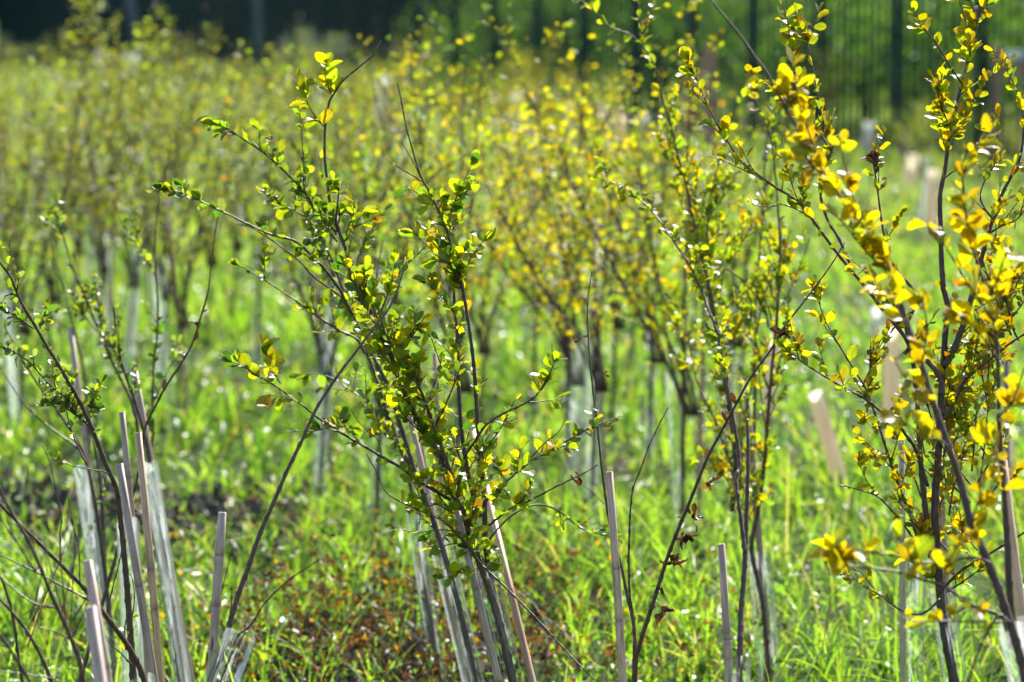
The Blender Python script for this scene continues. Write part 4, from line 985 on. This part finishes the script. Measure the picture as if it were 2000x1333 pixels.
# ---- yellow sapling in focus at the right
_, gE1 = guard((1790, 1058), (1781, 1333), 7.75, 'clear crumpled guard around the thin cane of the right yellow sapling', .022)
_, gE = guard((1840, 1153), (1866, 1333), 7.6, 'clear streaked guard at the foot of the right yellow sapling', .025)
S = Sapling(gE, 'tall sharp sapling at right with lime-yellow toothed leaves', 'E', .031, single=300)
d = 7.6
S.stem(path_px([(1885, 1430), (1850, 1260), (1836, 1153), (1826, 1000), (1832, 900), (1836, 815), (1839, 763), (1843, 710), (1846, 654), (1852, 605), (1843, 563), (1839, 510), (1838, 458), (1836, 385), (1845, 336), (1850, 298), (1857, 256), (1867, 210), (1878, 165), (1892, 116), (1902, 70), (1913, 21), (1927, -10), (1940, -60)], d, d + .1), .0105, .0020, 'stem', shoots=4, leaves=6, t0=.45, knobby=.25)
S.stem(path_px([(1850, 298), (1867, 210), (1880, 160), (1902, 70), (1927, -10)], d + .08, d + .05), .001, .001, 'twig', shoots=12, leaves=34, size=.034, shoot_len=.05)
S.stem(path_px([(1880, 165), (1862, 140), (1845, 112), (1825, 80), (1805, 55), (1782, 18)], d + .05, d - .1), .0022, .0008, leaves=48, t0=.3, size=.029, top=2)
S.stem(path_px([(1895, 110), (1890, 60), (1880, 20), (1870, -10)], d, d), .0018, .0009, 'twig', leaves=55, size=.034)
S.stem(path_px([(1858, 255), (1845, 225), (1835, 200), (1830, 170)], d, d - .1), .0016, .0008, 'twig', shoots=30, leaves=70, size=.03, shoot_len=.045)
S.stem(path_px([(1855, 270), (1880, 240), (1895, 215), (1905, 185)], d, d), .0016, .0008, 'twig', leaves=80, size=.028, shoots=14)
S.stem(path_px([(1843, 350), (1880, 320), (1905, 285), (1918, 240)], d, d), .0016, .0008, 'twig', leaves=30, size=.028)
S.stem(path_px([(1843, 715), (1853, 705), (1874, 654), (1895, 588), (1916, 510), (1930, 458), (1955, 385), (1976, 343), (1993, 305), (2000, 245), (1995, 210), (1986, 175), (1972, 140), (1955, 115)], d, d + .1), .0065, .0012, 'stem', shoots=8, leaves=18, t0=.35, shoot_len=.055)
S.stem(path_px([(1930, 458), (1960, 440), (1985, 430), (2010, 400)], d, d - .1), .002, .001, shoots=18, leaves=30)
S.stem(path_px([(1940, 430), (1915, 390), (1925, 350), (1945, 320)], d, d), .002, .001, shoots=18, leaves=30, size=.028)
S.stem(path_px([(1845, 820), (1874, 766), (1888, 738), (1916, 717), (1958, 682), (2000, 654), (2040, 640)], d, d - .15), .0042, .0015, shoots=12, leaves=28, size=.027, shoot_len=.06)
S.stem(path_px([(1836, 830), (1870, 760), (1895, 690), (1925, 620), (1948, 588), (1997, 538), (2030, 510)], d + .1, d + .2), .0036, .0012, shoots=11, leaves=26, size=.026, shoot_len=.06)
S.stem(path_px([(1832, 950), (1850, 860), (1875, 790), (1900, 740), (1940, 700)], d + .1, d + .25), .003, .001, shoots=12, leaves=26, size=.026, shoot_len=.06)
S.stem(path_px([(1830, 1010), (1855, 930), (1880, 880), (1900, 830), (1915, 790)], d + .1, d + .2), .003, .001, shoots=12, leaves=26, size=.026, shoot_len=.06)
S.stem(path_px([(1838, 770), (1836, 738), (1808, 703), (1790, 690), (1770, 640), (1790, 581), (1755, 532), (1734, 500), (1728, 470), (1719, 412), (1712, 356), (1705, 311), (1712, 287)], d - .05, d + .1), .0055, .0010, 'stem', shoots=5, leaves=11, t0=.3)
S.stem(path_px([(1712, 345), (1708, 320), (1710, 290)], d + .1, d + .1), .001, .0008, 'twig', leaves=90, size=.03, mix='D')
S.stem(path_px([(1818, 1090), (1811, 1024), (1801, 936), (1796, 866), (1795, 836), (1792, 791), (1788, 746), (1784, 712), (1777, 683), (1770, 663), (1748, 634), (1721, 602), (1703, 577), (1668, 535), (1636, 496), (1612, 464), (1580, 420), (1552, 389), (1517, 368), (1482, 343), (1447, 315), (1415, 266), (1391, 224), (1373, 186), (1360, 150), (1338, 122)], d + .02, d - .1), .0062, .0009, 'stem', shoots=6, leaves=15, t0=.5, t1=.97, shoot_len=.05, top=3, size=.03)
S.stem(path_px([(1420, 280), (1395, 235), (1373, 186), (1355, 145), (1345, 115)], d - .1, d - .1), .001, .0008, 'twig', leaves=50, size=.029, top=3)
S.stem(path_px([(1500, 356), (1447, 330), (1410, 312), (1384, 305)], d - .08, d - .1), .0014, .0007, 'twig', leaves=40, size=.028)
S.stem(path_px([(1560, 395), (1545, 355), (1535, 310), (1530, 285)], d - .05, d), .0014, .0008, 'twig', leaves=60, size=.03)
S.stem(path_px([(1580, 420), (1530, 400), (1500, 405), (1470, 400)], d - .05, d), .0016, .0008, 'twig', leaves=50, size=.03)
S.stem(path_px([(1668, 535), (1640, 470), (1612, 420), (1601, 350), (1626, 291), (1612, 263), (1601, 210), (1594, 172), (1587, 133), (1577, 88), (1561, 46)], d + .1, d + .2), .0032, .0010, shoots=8, leaves=34, t0=.3, size=.031, top=3)
S.stem(path_px([(1626, 300), (1590, 240), (1566, 180), (1552, 130), (1545, 88), (1538, 42), (1524, -5)], d + .15, d + .2), .0024, .0010, shoots=8, leaves=36, size=.031)
S.stem(path_px([(1566, 230), (1530, 190), (1510, 170), (1490, 155), (1465, 140)], d + .15, d), .0018, .0008, leaves=48, size=.030, top=2)
S.stem(path_px([(1812, 950), (1790, 882), (1769, 850), (1752, 829), (1713, 798), (1685, 777), (1650, 759), (1615, 738), (1580, 717), (1552, 696), (1524, 672)], d - .02, d - .2), .0038, .0009, shoots=5, leaves=14, t0=.3, size=.028, top=4)
S.stem(path_px([(1618, 740), (1610, 715), (1603, 690), (1598, 672)], d - .1, d - .1), .0011, .0007, 'twig', leaves=85, size=.026)
S.stem(path_px([(1560, 700), (1545, 685), (1560, 680)], d - .15, d - .2), .0011, .0007, 'twig', leaves=120, size=.028)
S.stem(path_px([(1800, 1075), (1775, 1000), (1752, 940), (1734, 887), (1720, 843), (1706, 801), (1689, 756), (1671, 728), (1650, 693), (1629, 658), (1612, 626), (1598, 588), (1587, 560)], d + .02, d), .0036, .0009, shoots=8, leaves=28, t0=.2, size=.030, top=4)
S.stem(path_px([(1720, 843), (1700, 830), (1690, 820)], d, d - .05), .0011, .0007, 'twig', leaves=120, size=.028)
S.stem(path_px([(1740, 900), (1725, 890), (1705, 898), (1695, 880)], d, d - .05), .0011, .0007, 'twig', leaves=90, size=.028)
S.stem(path_px([(1797, 1073), (1776, 1041), (1755, 1013), (1734, 989), (1710, 968), (1678, 957), (1636, 947)], d - .05, d - .15), .0026, .0009, leaves=16, t0=.3, mix='E', size=.026)
S.stem(path_px([(1715, 972), (1690, 935), (1680, 910), (1672, 890)], d - .1, d - .1), .0011, .0007, 'twig', leaves=45, size=.028, mix='E')
S.stem(path_px([(1836, 1170), (1800, 1200), (1759, 1192), (1720, 1164), (1685, 1143), (1650, 1111)], d - .08, d - .2), .0024, .0009, shoots=6, leaves=34, t0=.3, mix='E', size=.028)
S.stem(path_px([(1832, 1160), (1874, 1118), (1895, 1104), (1948, 1073), (2000, 1041), (2040, 1015)], d, d - .1), .0030, .0018, leaves=3)
for q in ((1840, 930), (1860, 960), (1850, 880), (1880, 840), (1830, 1000), (1875, 910)):
    S.stem(path_px([q, (q[0] + random.uniform(-20, 25), q[1] - 45), (q[0] + random.uniform(-25, 35), q[1] - 95)], d + .05, d + .1), .0018, .0008, shoots=10, leaves=26, size=.026, shoot_len=.05)
S.fan([(1836, 815), (1839, 763), (1832, 900), (1845, 860), (1880, 800), (1900, 760), (1870, 900)], 8, d + .08, 90, 150, leaves=30, shoots=9, size=.027)
S.fan([(1800, 936), (1812, 1020), (1830, 1050), (1850, 1000), (1900, 950), (1920, 900)], 9, d + .05, 95, 120, leaves=32, shoots=9, size=.026)
S.fan([(1900, 1060), (1860, 1090), (1840, 1130), (1780, 1040), (1920, 1000)], 10, d, 90, 90, size=.027, mix='F')
S.fan([(1950, 690), (1930, 760), (1980, 640), (1960, 560)], 12, d + .1, 60, 130, size=.027, mix='F')
S.fan([(1752, 829), (1713, 798), (1720, 860), (1690, 770), (1740, 640), (1770, 660)], 10, d, 50, 80, size=.026)
S.done()
cane((1760, 820), (1762, 1200), 8.0, 'thin grey bamboo cane left of the right yellow sapling', .0072, (.82, .82, .84))
cane((1832, 857), (1845, 1070), 7.85, 'bamboo cane hidden among the leaves of the right yellow sapling', .0072, (.9, .82, .84))

# ---- yellow sapling nearest the camera at the right edge
_, gF = guard((1985, 1215), (2010, 1345), 6.25, 'pale green blurred guard in the bottom right corner', .030, M_TUBEW)
S = Sapling(gF, 'nearest sapling, out of focus, with large golden leaves at right', 'F', .042, single=300)
d = 6.1
S.stem(path_px([(2045, 1600), (2005, 1340), (1986, 1262), (1972, 1216), (1948, 1146), (1920, 1076), (1895, 1016), (1874, 936), (1852, 872), (1822, 787), (1804, 728), (1790, 682), (1773, 640), (1759, 595), (1741, 542), (1720, 490), (1690, 455), (1668, 420), (1636, 378), (1605, 333), (1573, 280), (1538, 217), (1517, 180), (1496, 140), (1475, 112), (1440, 63), (1388, 0), (1360, -40)], d, d + .25), .0088, .0014, 'stem', leaves=4, t0=.3, t1=.75)
S.stem(path_px([(1759, 595), (1741, 542), (1720, 490), (1668, 420), (1636, 378), (1605, 333), (1573, 280), (1538, 217), (1545, 150)], d + .1, d + .2), .001, .001, 'twig', leaves=75, shoots=5, shoot_len=.045, size=.036)
S.stem(path_px([(1605, 333), (1580, 260), (1560, 200), (1550, 130)], d + .15, d + .1), .0016, .0009, 'twig', leaves=60, size=.036)
S.stem(path_px([(1690, 455), (1665, 380), (1650, 320), (1640, 270)], d + .15, d + .1), .0016, .0009, 'twig', leaves=58, size=.039)
S.stem(path_px([(1741, 542), (1690, 490), (1650, 440), (1610, 400)], d + .15, d + .05), .0018, .0009, leaves=45, size=.036)
S.stem(path_px([(1773, 640), (1745, 590), (1720, 560), (1705, 540)], d, d - .1), .0016, .0009, 'twig', leaves=58, size=.038)
S.stem(path_px([(1800, 715), (1810, 650), (1805, 600), (1800, 580)], d, d - .1), .0016, .0009, 'twig', leaves=69, size=.036)
S.stem(path_px([(1822, 787), (1800, 760), (1770, 740), (1745, 700)], d, d - .15), .0018, .0009, leaves=40, size=.038)
S.stem(path_px([(1874, 936), (1850, 870), (1800, 850), (1760, 820), (1745, 790)], d, d - .2), .0018, .0009, leaves=28, t0=.3, size=.041)
S.stem(path_px([(1995, 1300), (1979, 1216), (1972, 1146), (1969, 1076), (1962, 971), (1955, 880), (1951, 815), (1950, 745), (1948, 693), (1941, 626), (1928, 570), (1916, 538), (1905, 502), (1894, 466), (1885, 400), (1880, 330), (1890, 290)], d + .15, d + .1), .0062, .0013, 'stem', leaves=15, shoots=2, t0=.45, size=.038)
S.stem(path_px([(1905, 502), (1890, 440), (1880, 360), (1895, 300), (1915, 275)], d, d), .0015, .001, 'twig', leaves=78, size=.038)
S.stem(path_px([(1941, 626), (1900, 570), (1870, 520), (1830, 460), (1810, 440)], d + .1, d), .002, .001, leaves=45, size=.038)
S.stem(path_px([(1930, 585), (1950, 540), (1960, 510), (1975, 480)], d + .1, d), .0016, .0009, 'twig', leaves=60, size=.036)
S.stem(path_px([(1948, 700), (1920, 660), (1880, 620), (1850, 600)], d + .1, d), .0018, .0009, leaves=50, size=.036)
S.stem(path_px([(1951, 815), (1975, 790), (1990, 750), (2000, 720)], d + .1, d), .0016, .0009, 'twig', leaves=55, size=.039)
S.stem(path_px([(1962, 960), (1950, 900), (1935, 860), (1920, 850)], d + .1, d), .0014, .0009, 'twig', leaves=42, size=.04)
S.stem(path_px([(1935, 1100), (1895, 1090), (1808, 1100), (1755, 1087), (1703, 1080), (1650, 1082)], d, d - .15), .0026, .0014, leaves=12, t0=.2, size=.04)
S.stem(path_px([(1650, 1082), (1640, 1078), (1625, 1075)], d - .15, d - .2), .0014, .001, 'twig', leaves=275, size=.043, t0=.2)
S.stem(path_px([(1972, 1216), (1944, 1199), (1895, 1181), (1843, 1146), (1790, 1129), (1755, 1118), (1703, 1111), (1640, 1104)], d, d - .2), .0032, .0016, leaves=11, t0=.2, t1=.8, size=.04)
S.stem(path_px([(1800, 1125), (1780, 1090), (1765, 1060), (1750, 1050)], d - .1, d - .15), .0016, .0009, 'twig', leaves=81, size=.038, mix='E')
S.stem(path_px([(1843, 1146), (1850, 1100), (1870, 1070), (1880, 1050)], d - .1, d - .1), .0016, .0009, 'twig', leaves=75, size=.036)
S.stem(path_px([(1895, 1181), (1860, 1200), (1800, 1215), (1760, 1205)], d - .1, d - .15), .0016, .0009, 'twig', leaves=40, size=.038)
S.stem(path_px([(1920, 1076), (1900, 1020), (1915, 960), (1905, 900)], d, d), .0016, .0009, 'twig', leaves=48, size=.038)
S.stem(path_px([(1965, 1235), (1955, 1199), (1923, 1244), (1902, 1297), (1885, 1350)], d - .05, d - .1), .0024, .0014)
S.stem(path_px([(1965, 1215), (1900, 1215), (1840, 1213), (1790, 1214)], d - .05, d - .1), .0016, .0009, 'twig', leaves=18, size=.03)
S.done()
cane((1958, 900), (1990, 1170), 6.5, 'thick tan bamboo cane behind the nearest golden sapling', .0092, (1.15, .95, .74))
cane((1966, 686), (1968, 840), 9.9, 'blurred dark cane at the right edge behind the golden leaves', .0085, (.6, .55, .62))

# ================================================================== THE SAPLINGS BEHIND, OUT OF FOCUS
def bg_sapling(seed, mix, nst, nleaf, lsize, h, spread, lean=(0, 0), bare=.35):
    """a whole young tree about its foot: stems as parts, leaves as one mass"""
    r = random.Random(seed); st = random.getstate(); random.seed(seed)
    stems = []; mats = []; cl = []
    for k in range(nst):
        a = 2 * math.pi * (k + r.uniform(-.3, .3)) / nst; hh = h * r.uniform(.72, 1.0) if k else h
        sp = spread * r.uniform(.35, 1.0)
        dx, dy = math.cos(a) * sp + lean[0], math.sin(a) * sp * .8 + lean[1]
        z0 = .42
        pts = [Vector((0, 0, 0)) if k == 0 else Vector((0.01 * k, 0, z0)), Vector((dx * .12, dy * .12, .5 + .04 * k)), Vector((dx * .45, dy * .45, .5 + (hh - .5) * .4)), Vector((dx * .8, dy * .8, .5 + (hh - .5) * .75)), Vector((dx, dy, hh))]
        path = smooth_path(pts, 4)
        stems.append(tube_mesh('stem', path, .0095 if k == 0 else .006, .0016, M_BARK, 6, 0))
        n = int(nleaf / nst)
        for i in range(n):
            t = r.uniform(bare, 1.0); j = min(int(t * (len(path) - 1)), len(path) - 2)
            p = path[j].lerp(path[j + 1], t * (len(path) - 1) - j); dr = (path[j + 1] - path[j]).normalized()
            off = rand_perp(dr) * abs(r.gauss(0, .075)) * (1.25 - t * .8) + Vector((0, 0, abs(r.gauss(0, .03))))
            mats.append(leaf_matrix(p + off, dr * r.uniform(0, .8) + rand_perp(dr), lsize * r.uniform(.6, 1.2), r.choice((.1, .3, .6)))); cl.append(pick(mix))
        for b in range(6):
            t = r.uniform(.3, .85); j = min(int(t * (len(path) - 1)), len(path) - 2); p = path[j]
            dr = (path[j + 1] - path[j]).normalized(); e = p + (dr * .7 + rand_perp(dr) * .7) * r.uniform(.12, .28)
            stems.append(tube_mesh('branch', smooth_path([p, p.lerp(e, .5) + Vector((0, 0, .015)), e], 3), .003, .0011, M_BARK, 5, 0))
            for q in range(int(nleaf / nst * .09)):
                pp = p.lerp(e, r.uniform(.2, 1.05)); mats.append(leaf_matrix(pp + rand_perp(dr) * abs(r.gauss(0, .012)), dr + rand_perp(dr), lsize * r.uniform(.6, 1.2), r.choice((.1, .3, .6)))); cl.append(pick(mix))
    fol = joined_leaves(mats, cl, True)
    random.setstate(st)
    return stems, fol
def put_sapling(var, x, y, rz, sc, label, group=None):
    root = empty('sapling', (x, y, float(gz(np.array(x), np.array(y))) - .01)); root.rotation_euler.z = rz; root.scale = (sc, sc, sc)
    tag(root, label, 'sapling', group)
    for m in var[0]: link(m.name.split('.')[0], m, root)
    link('foliage', var[1], root, 'stuff')
    return root
def put_guard(me, x, y, label, group=None, lean=(0, 0)):
    o = link('tree_guard', me); o.location = (x, y, float(gz(np.array(x), np.array(y))) - .01)
    o.rotation_euler = (lean[0], lean[1], random.uniform(0, 6)); tag(o, label, 'tree guard', group); return o
cane_me = None
def cane_variant(L, r, tan, seed):
    rs = random.getstate(); random.seed(seed)
    o = cane((0, 0), (0, 100), 10, 'x', r, tan); me = o.data; bpy.data.objects.remove(o); random.setstate(rs)
    zs = max(v.co.z for v in me.vertices)
    me.transform(Matrix.Diagonal((1, 1, L / zs, 1))); return me
CV = [cane_variant(.95, .0085, (1.0, .85, .75), 1), cane_variant(.85, .0085, (.85, .72, .7), 2)]
GV = [guard_mesh(.6, .024, M_TUBEW, 1, 11, 14, 8), guard_mesh(.55, .022, M_TUBE, 1, 12, 14, 8), guard_mesh(.58, .026, M_TUBEW, 1.1, 13, 14, 8)]
def put_cane(x, y, label, group=None):
    o = link('bamboo_cane', random.choice(CV)); o.location = (x, y, -.02); o.rotation_euler = (random.gauss(0, .05), random.gauss(0, .06), random.uniform(0, 6)); tag(o, label, 'cane', group)
def wx(px, d): return (px - 1000) / FPX * d

# ---- middle distance, each placed where it stands in the photo: foot pixel, mix, stems, leaves, height, spread, label words
MID = [
    ((620, 965), 'B', 4, 420, 1.75, .42, (.02, 0), 'grey-leaved blurred sapling with brown cane above the left grass', 'milky guard under the grey-leaved sapling left of centre', 'brown cane of the grey-leaved sapling left of centre'),
    ((732, 1062), 'B', 3, 240, 1.5, .30, (-.05, 0), 'green blurred sapling hidden behind the left stems of the central one', 'white guard behind the stems left of the central sapling', None),
    ((1112, 985), 'I', 5, 560, 1.5, .45, (-.25, .0), 'bushy bright yellow sapling behind the gap right of the central stems', 'pale guard under the bushy bright yellow sapling', None),
    ((1158, 1012), 'I', 4, 380, 1.45, .38, (-.12, .1), 'yellow sapling with thick dark trunk beside the bushy yellow one', 'guard round the thick dark trunk right of centre', 'brown cane of the thick trunked yellow sapling'),
    ((1335, 1075), 'H', 4, 620, 1.80, .42, (-.28, 0), 'tall yellow-green sapling leaning left behind the thin dead whip', 'mossy pale guard of the leaning yellow-green sapling', 'orange brown cane of the leaning yellow-green sapling'),
    ((930, 900), 'I', 4, 420, 1.42, .40, (.02, 0), 'golden sapling whose leaves glow behind the central right stem', None, None),
    ((890, 1000), 'H', 4, 420, 1.78, .3, (-.1, 0), 'tall yellow topped sapling rising behind the bare central tips', None, None),
    ((340, 838), 'T', 4, 380, 1.6, .4, (0, 0), 'blurred sapling with blue-grey guard at the left', 'blue grey guard lit at its edge at left', 'dark cane beside the blue grey guard'),
    ((310, 790), 'T', 3, 300, 1.6, .4, (.05, 0), 'slim blurred sapling just behind the blue-grey guard', 'second blue grey guard a step behind the first at left', None),
    ((30, 860), 'T', 4, 380, 1.6, .4, (0, 0), 'blurred sapling at the left edge of the picture', 'pale guard at the left edge', None),
    ((190, 700), 'T', 4, 420, 1.65, .45, (0, 0), 'olive sapling behind the left stems with a pair of pale guards', 'pale guard with sooty top behind the left stems', 'dark cane behind the left stems'),
    ((760, 800), 'H', 4, 480, 1.6, .45, (0, 0), 'yellow-green sapling seen between the two groups of central stems', 'bluish guard between the two groups of central stems', None),
    ((1040, 790), 'I', 4, 420, 1.45, .42, (0, 0), 'second golden sapling deep behind the bushy yellow one', None, None),
    ((1270, 930), 'H', 4, 360, 1.5, .4, (-.1, 0), 'thin stemmed gold-green sapling left of the many stemmed one', 'faint guard left of the many stemmed sapling', None),
    ((1420, 900), 'H', 5, 420, 1.6, .42, (-.05, 0), 'yellow-green sapling directly behind the many stemmed one', 'faint guard behind the many stemmed sapling', 'brown cane behind the many stemmed sapling'),
    ((1230, 760), 'I', 4, 420, 1.5, .42, (-.1, 0), 'golden sapling far behind the thin upright whip', None, None),
    ((1110, 740), 'I', 4, 420, 1.5, .42, (-.1, 0), 'gold leaved sapling deep behind the thick dark trunk', None, None),
    ((1350, 720), 'G', 4, 360, 1.45, .42, (-.1, 0), 'small yellow-green sapling far behind the many stemmed one', None, None),
    ((640, 780), 'T', 4, 420, 1.5, .42, (0, 0), 'olive sapling behind the left leaning stems', 'pale guard behind the left leaning stems', None),
    ((500, 720), 'T', 4, 420, 1.5, .42, (0, 0), 'olive sapling in the open grass left of centre', 'pale guard in the open grass left of centre', None),
    ((90, 790), 'T', 5, 480, 1.65, .45, (0, 0), 'hazy grey-green sapling left of the purple brown cane', None, None),
    ((245, 760), 'T', 5, 480, 1.6, .45, (0, 0), 'hazy grey-green sapling right of the purple brown cane', 'grey guard right of the purple brown cane', None),
    ((140, 640), 'U', 5, 460, 1.6, .45, (0, 0), 'hazy olive sapling high behind the purple brown cane', None, None),
    ((400, 690), 'T', 5, 460, 1.55, .42, (0, 0), 'hazy olive sapling behind the tip of the arching whip', None, None),
    ((20, 690), 'U', 5, 460, 1.6, .45, (0, 0), 'hazy olive sapling high at the left edge', None, None),
    ((450, 640), 'U', 5, 440, 1.5, .42, (0, 0), 'hazy olive sapling between the arching whip and the central branches', None, None),
    ((700, 700), 'H', 5, 420, 1.5, .42, (0, 0), 'hazy yellow-green sapling behind the crossing of whip and stem', None, None),
    ((560, 640), 'T', 5, 440, 1.5, .42, (0, 0), 'hazy olive sapling behind the leafy tip of the left branch', None, None),
    ((1195, 850), 'H', 4, 300, 1.4, .35, (-.1, 0), 'yellow sapling thinly leaved above the free standing pale cane', None, None),
]
for i, (fp, mix, nst, nl, h, sp, ln, lab, glab, clab) in enumerate(MID):
    dd = ground_depth(fp[1]); x, y = wx(fp[0], dd), dd
    put_sapling(bg_sapling(500 + i, mix, nst + 2, int(nl * 1.0), .026, h * .95, sp, ln, bare=.27), x, y, 0, 1, lab)
    if glab: put_guard(GV[i % 3], x, y, glab, None, (random.gauss(0, .05), random.gauss(0, .06)))
    if clab: put_cane(x + .05, y + .05, clab)

# ---- the dense planting further off, on the left and in the middle
VAR = [bg_sapling(600 + i, m, n, int(nl * 1.9), .025, h, sp, bare=.22) for i, (m, n, nl, h, sp) in enumerate((('T', 6, 330, 1.45, .5), ('T', 4, 300, 1.3, .45), ('U', 5, 340, 1.4, .5), ('T', 5, 330, 1.5, .42), ('U', 4, 280, 1.25, .5), ('I', 5, 300, 1.4, .45), ('T', 6, 380, 1.35, .55)))]
rp = random.Random(77); placed = []
def far_zone(d):
    return ('olive blurred sapling in the thick planting at left', 'saplings of the thick planting')
y = 19.0
while y < 66:
    half = .135 * y + .4; xstep = .95 + .014 * y
    x = -half + rp.uniform(0, xstep)
    while x < half:
        px = 1000 + x / y * FPX; xx = x + rp.gauss(0, .18); yy = y + rp.gauss(0, .35)
        lim = 1130 + 60 * math.sin(y)
        if px < lim or (px > lim and rp.random() < .10 and y > 24):
            row = ('nearest rows', 'middle rows', 'farthest rows')[0 if y < 27 else 1 if y < 42 else 2]
            if px > 1250: side = 'right of the fence posts' if px > 1600 else 'just left of the right fence posts'
            else: side = ('at the left edge', 'left of the leafy central branches', 'behind the leafy central branches', 'behind the bare central tips', 'right of the bare central tips')[min(4, max(0, int(px / 235)))]
            if px > 1250: v = rp.choice((1, 3, 4)); lab = ('small blurred sapling alone in open grass, ' + side, 'far saplings on the right')
            elif px > 750: v = rp.choice((2, 4, 5, 5)); lab = ('yellow blurred sapling in the ' + row + ', ' + side, 'far saplings in the middle')
            else: v = rp.choice((0, 1, 2, 3, 4, 6)); lab = ('olive blurred sapling in the ' + row + ', ' + side, 'far saplings on the left')
            put_sapling(VAR[v], xx, yy, rp.uniform(0, 6.28), (rp.uniform(.66, 1.0) if rp.random() < .88 else rp.uniform(1.0, 1.2)) * (1 if y < 30 else .88), *lab)
            if y < 40 or rp.random() < .5:
                put_guard(GV[rp.randrange(3)], xx, yy, 'pale blurred guard in the ' + row + ', ' + side, 'guards of the far saplings', (rp.gauss(0, .07), rp.gauss(0, .07)))
            if y < 30 and rp.random() < .6: put_cane(xx + .05, yy, 'blurred cane in the ' + row + ', ' + side, 'canes of the far saplings')
        x += xstep
    y += 1.7 + .03 * y

# ---- pale stakes and empty guards in the open grass on the right
def shelter(px, top, foot, w, label, mat=None, lean=0):
    """translucent tree shelter: a squarish tube with a rolled, slightly flared rim"""
    dd = ground_depth(foot); sc = dd / FPX; h = (foot - top) * sc; r = w * sc / 2
    V = []; Q = []; S = 16
    for z, k in ((-.05, 1), (h * .33, 1.01), (h * .66, .99), (h - r * .5, 1), (h - r * .2, 1.02), (h, 1.04)):
        for q in range(S):
            a = 2 * math.pi * q / S; kk = k / max(abs(math.cos(a)), abs(math.sin(a))) ** .5 * .9; V.append((math.cos(a) * r * kk, math.sin(a) * r * kk, z))
    for i in range(5):
        for q in range(S):
            a, b = i * S + q, i * S + (q + 1) % S; Q.append((a, b, b + S, a + S))
    o = link('tree_shelter', np_mesh('tree_shelter', V, quads=Q, mat=mat or M_SHELT)); o.location = (wx(px, dd), dd, 0); o.rotation_euler = (random.gauss(0, .04), lean, .5)
    tag(o, label, 'tree shelter'); return o
def stake(px, top, foot, w, label, lean=0):
    """square timber stake with a four-sided point"""
    dd = ground_depth(foot); sc = dd / FPX; h = (foot - top) * sc; r = w * sc / 2
    V = [(x * r, y * r, z) for z in (-.05, h - r) for x, y in ((-1, -1), (1, -1), (1, 1), (-1, 1))] + [(x * r * .45, y * r * .45, h) for x, y in ((-1, -1), (1, -1), (1, 1), (-1, 1))]
    Q = [(i * 4 + q, i * 4 + (q + 1) % 4, i * 4 + 4 + (q + 1) % 4, i * 4 + 4 + q) for i in range(2) for q in range(4)] + [(8, 9, 10, 11)]
    o = link('timber_stake', np_mesh('timber_stake', V, quads=Q, mat=M_POST, smooth=False)); o.location = (wx(px, dd), dd, 0); o.rotation_euler = (random.gauss(0, .02), lean, .5)
    tag(o, label, 'stake'); return o
shelter(1658, 752, 985, 30, 'cream tree shelter leaning left in the grass at right', lean=-.33)
shelter(1500, 655, 830, 26, 'cream shelter just right of the yellow-green sapling stems', lean=.1)
shelter(1742, 640, 905, 30, 'pale brown shelter behind the thin grey cane')
shelter(1968, 840, 985, 30, 'cream shelter at the right edge behind the golden sapling')
shelter(1716, 600, 690, 26, 'short white shelter seen through the right sapling', M_SHELW)
shelter(1182, 205, 262, 24, 'pale distant shelter, left of a pair before the fence')
shelter(1212, 225, 310, 24, 'pale distant shelter, right and nearer of a pair before the fence')
shelter(1257, 222, 262, 22, 'white distant shelter near the fence right of the pale pair', M_SHELW)
shelter(1694, 238, 300, 22, 'white distant shelter before the fence at right', M_SHELW)
shelter(1770, 300, 385, 26, 'leaning cream shelter before the fence at right', lean=.25)
stake(1772, 255, 318, 20, 'orange brown short stake behind the leaning cream shelter')
shelter(1822, 330, 470, 22, 'tall cream shelter left of the wooden barrier')
shelter(1362, 300, 375, 24, 'cream shelter between the stems of the yellow-green sapling')
shelter(1120, 200, 290, 20, 'narrow pale shelter behind the tall leaning yellow sapling', M_SHELW)
shelter(1010, 180, 262, 24, 'pale distant shelter behind the yellow tops in the middle', M_SHELW)
shelter(745, 150, 250, 26, 'pale distant shelter between the two bare central tips', M_SHELW)
shelter(770, 205, 300, 24, 'second pale shelter right of the first between the bare tips', M_SHELW)
shelter(200, 110, 150, 22, 'faint white shelter at the far left before the dark trees', M_SHELW)
shelter(262, 105, 152, 30, 'wider white shelter at the far left before the dark trees', M_SHELW)
stake(1340, 85, 330, 18, 'tall brown post before the fence, left of a pair')
stake(1385, 85, 320, 19, 'tall brown post before the fence, right of a pair')
# wooden frame with white sheet at the right edge
dd = ground_depth(345); fr = empty('wooden_barrier', (wx(1975, dd), dd, 0)); tag(fr, 'brown timber barrier with a white top rail at the right edge', 'barrier')
s = dd / FPX
for x in (-30, 30):
    o = link('post', box('post', 16 * s, 16 * s, (345 - 85) * s, M_POST), fr); o.location = (x * s, 0, -.02)
o = link('crossbar', box('crossbar', 44 * s, 10 * s, 26 * s, M_POST), fr); o.location = (0, 0, (345 - 150) * s)
o = link('top_rail', box('top_rail', 43 * s, 22 * s, 14 * s, M_WHITE), fr); o.location = (0, 0, (345 - 114) * s)
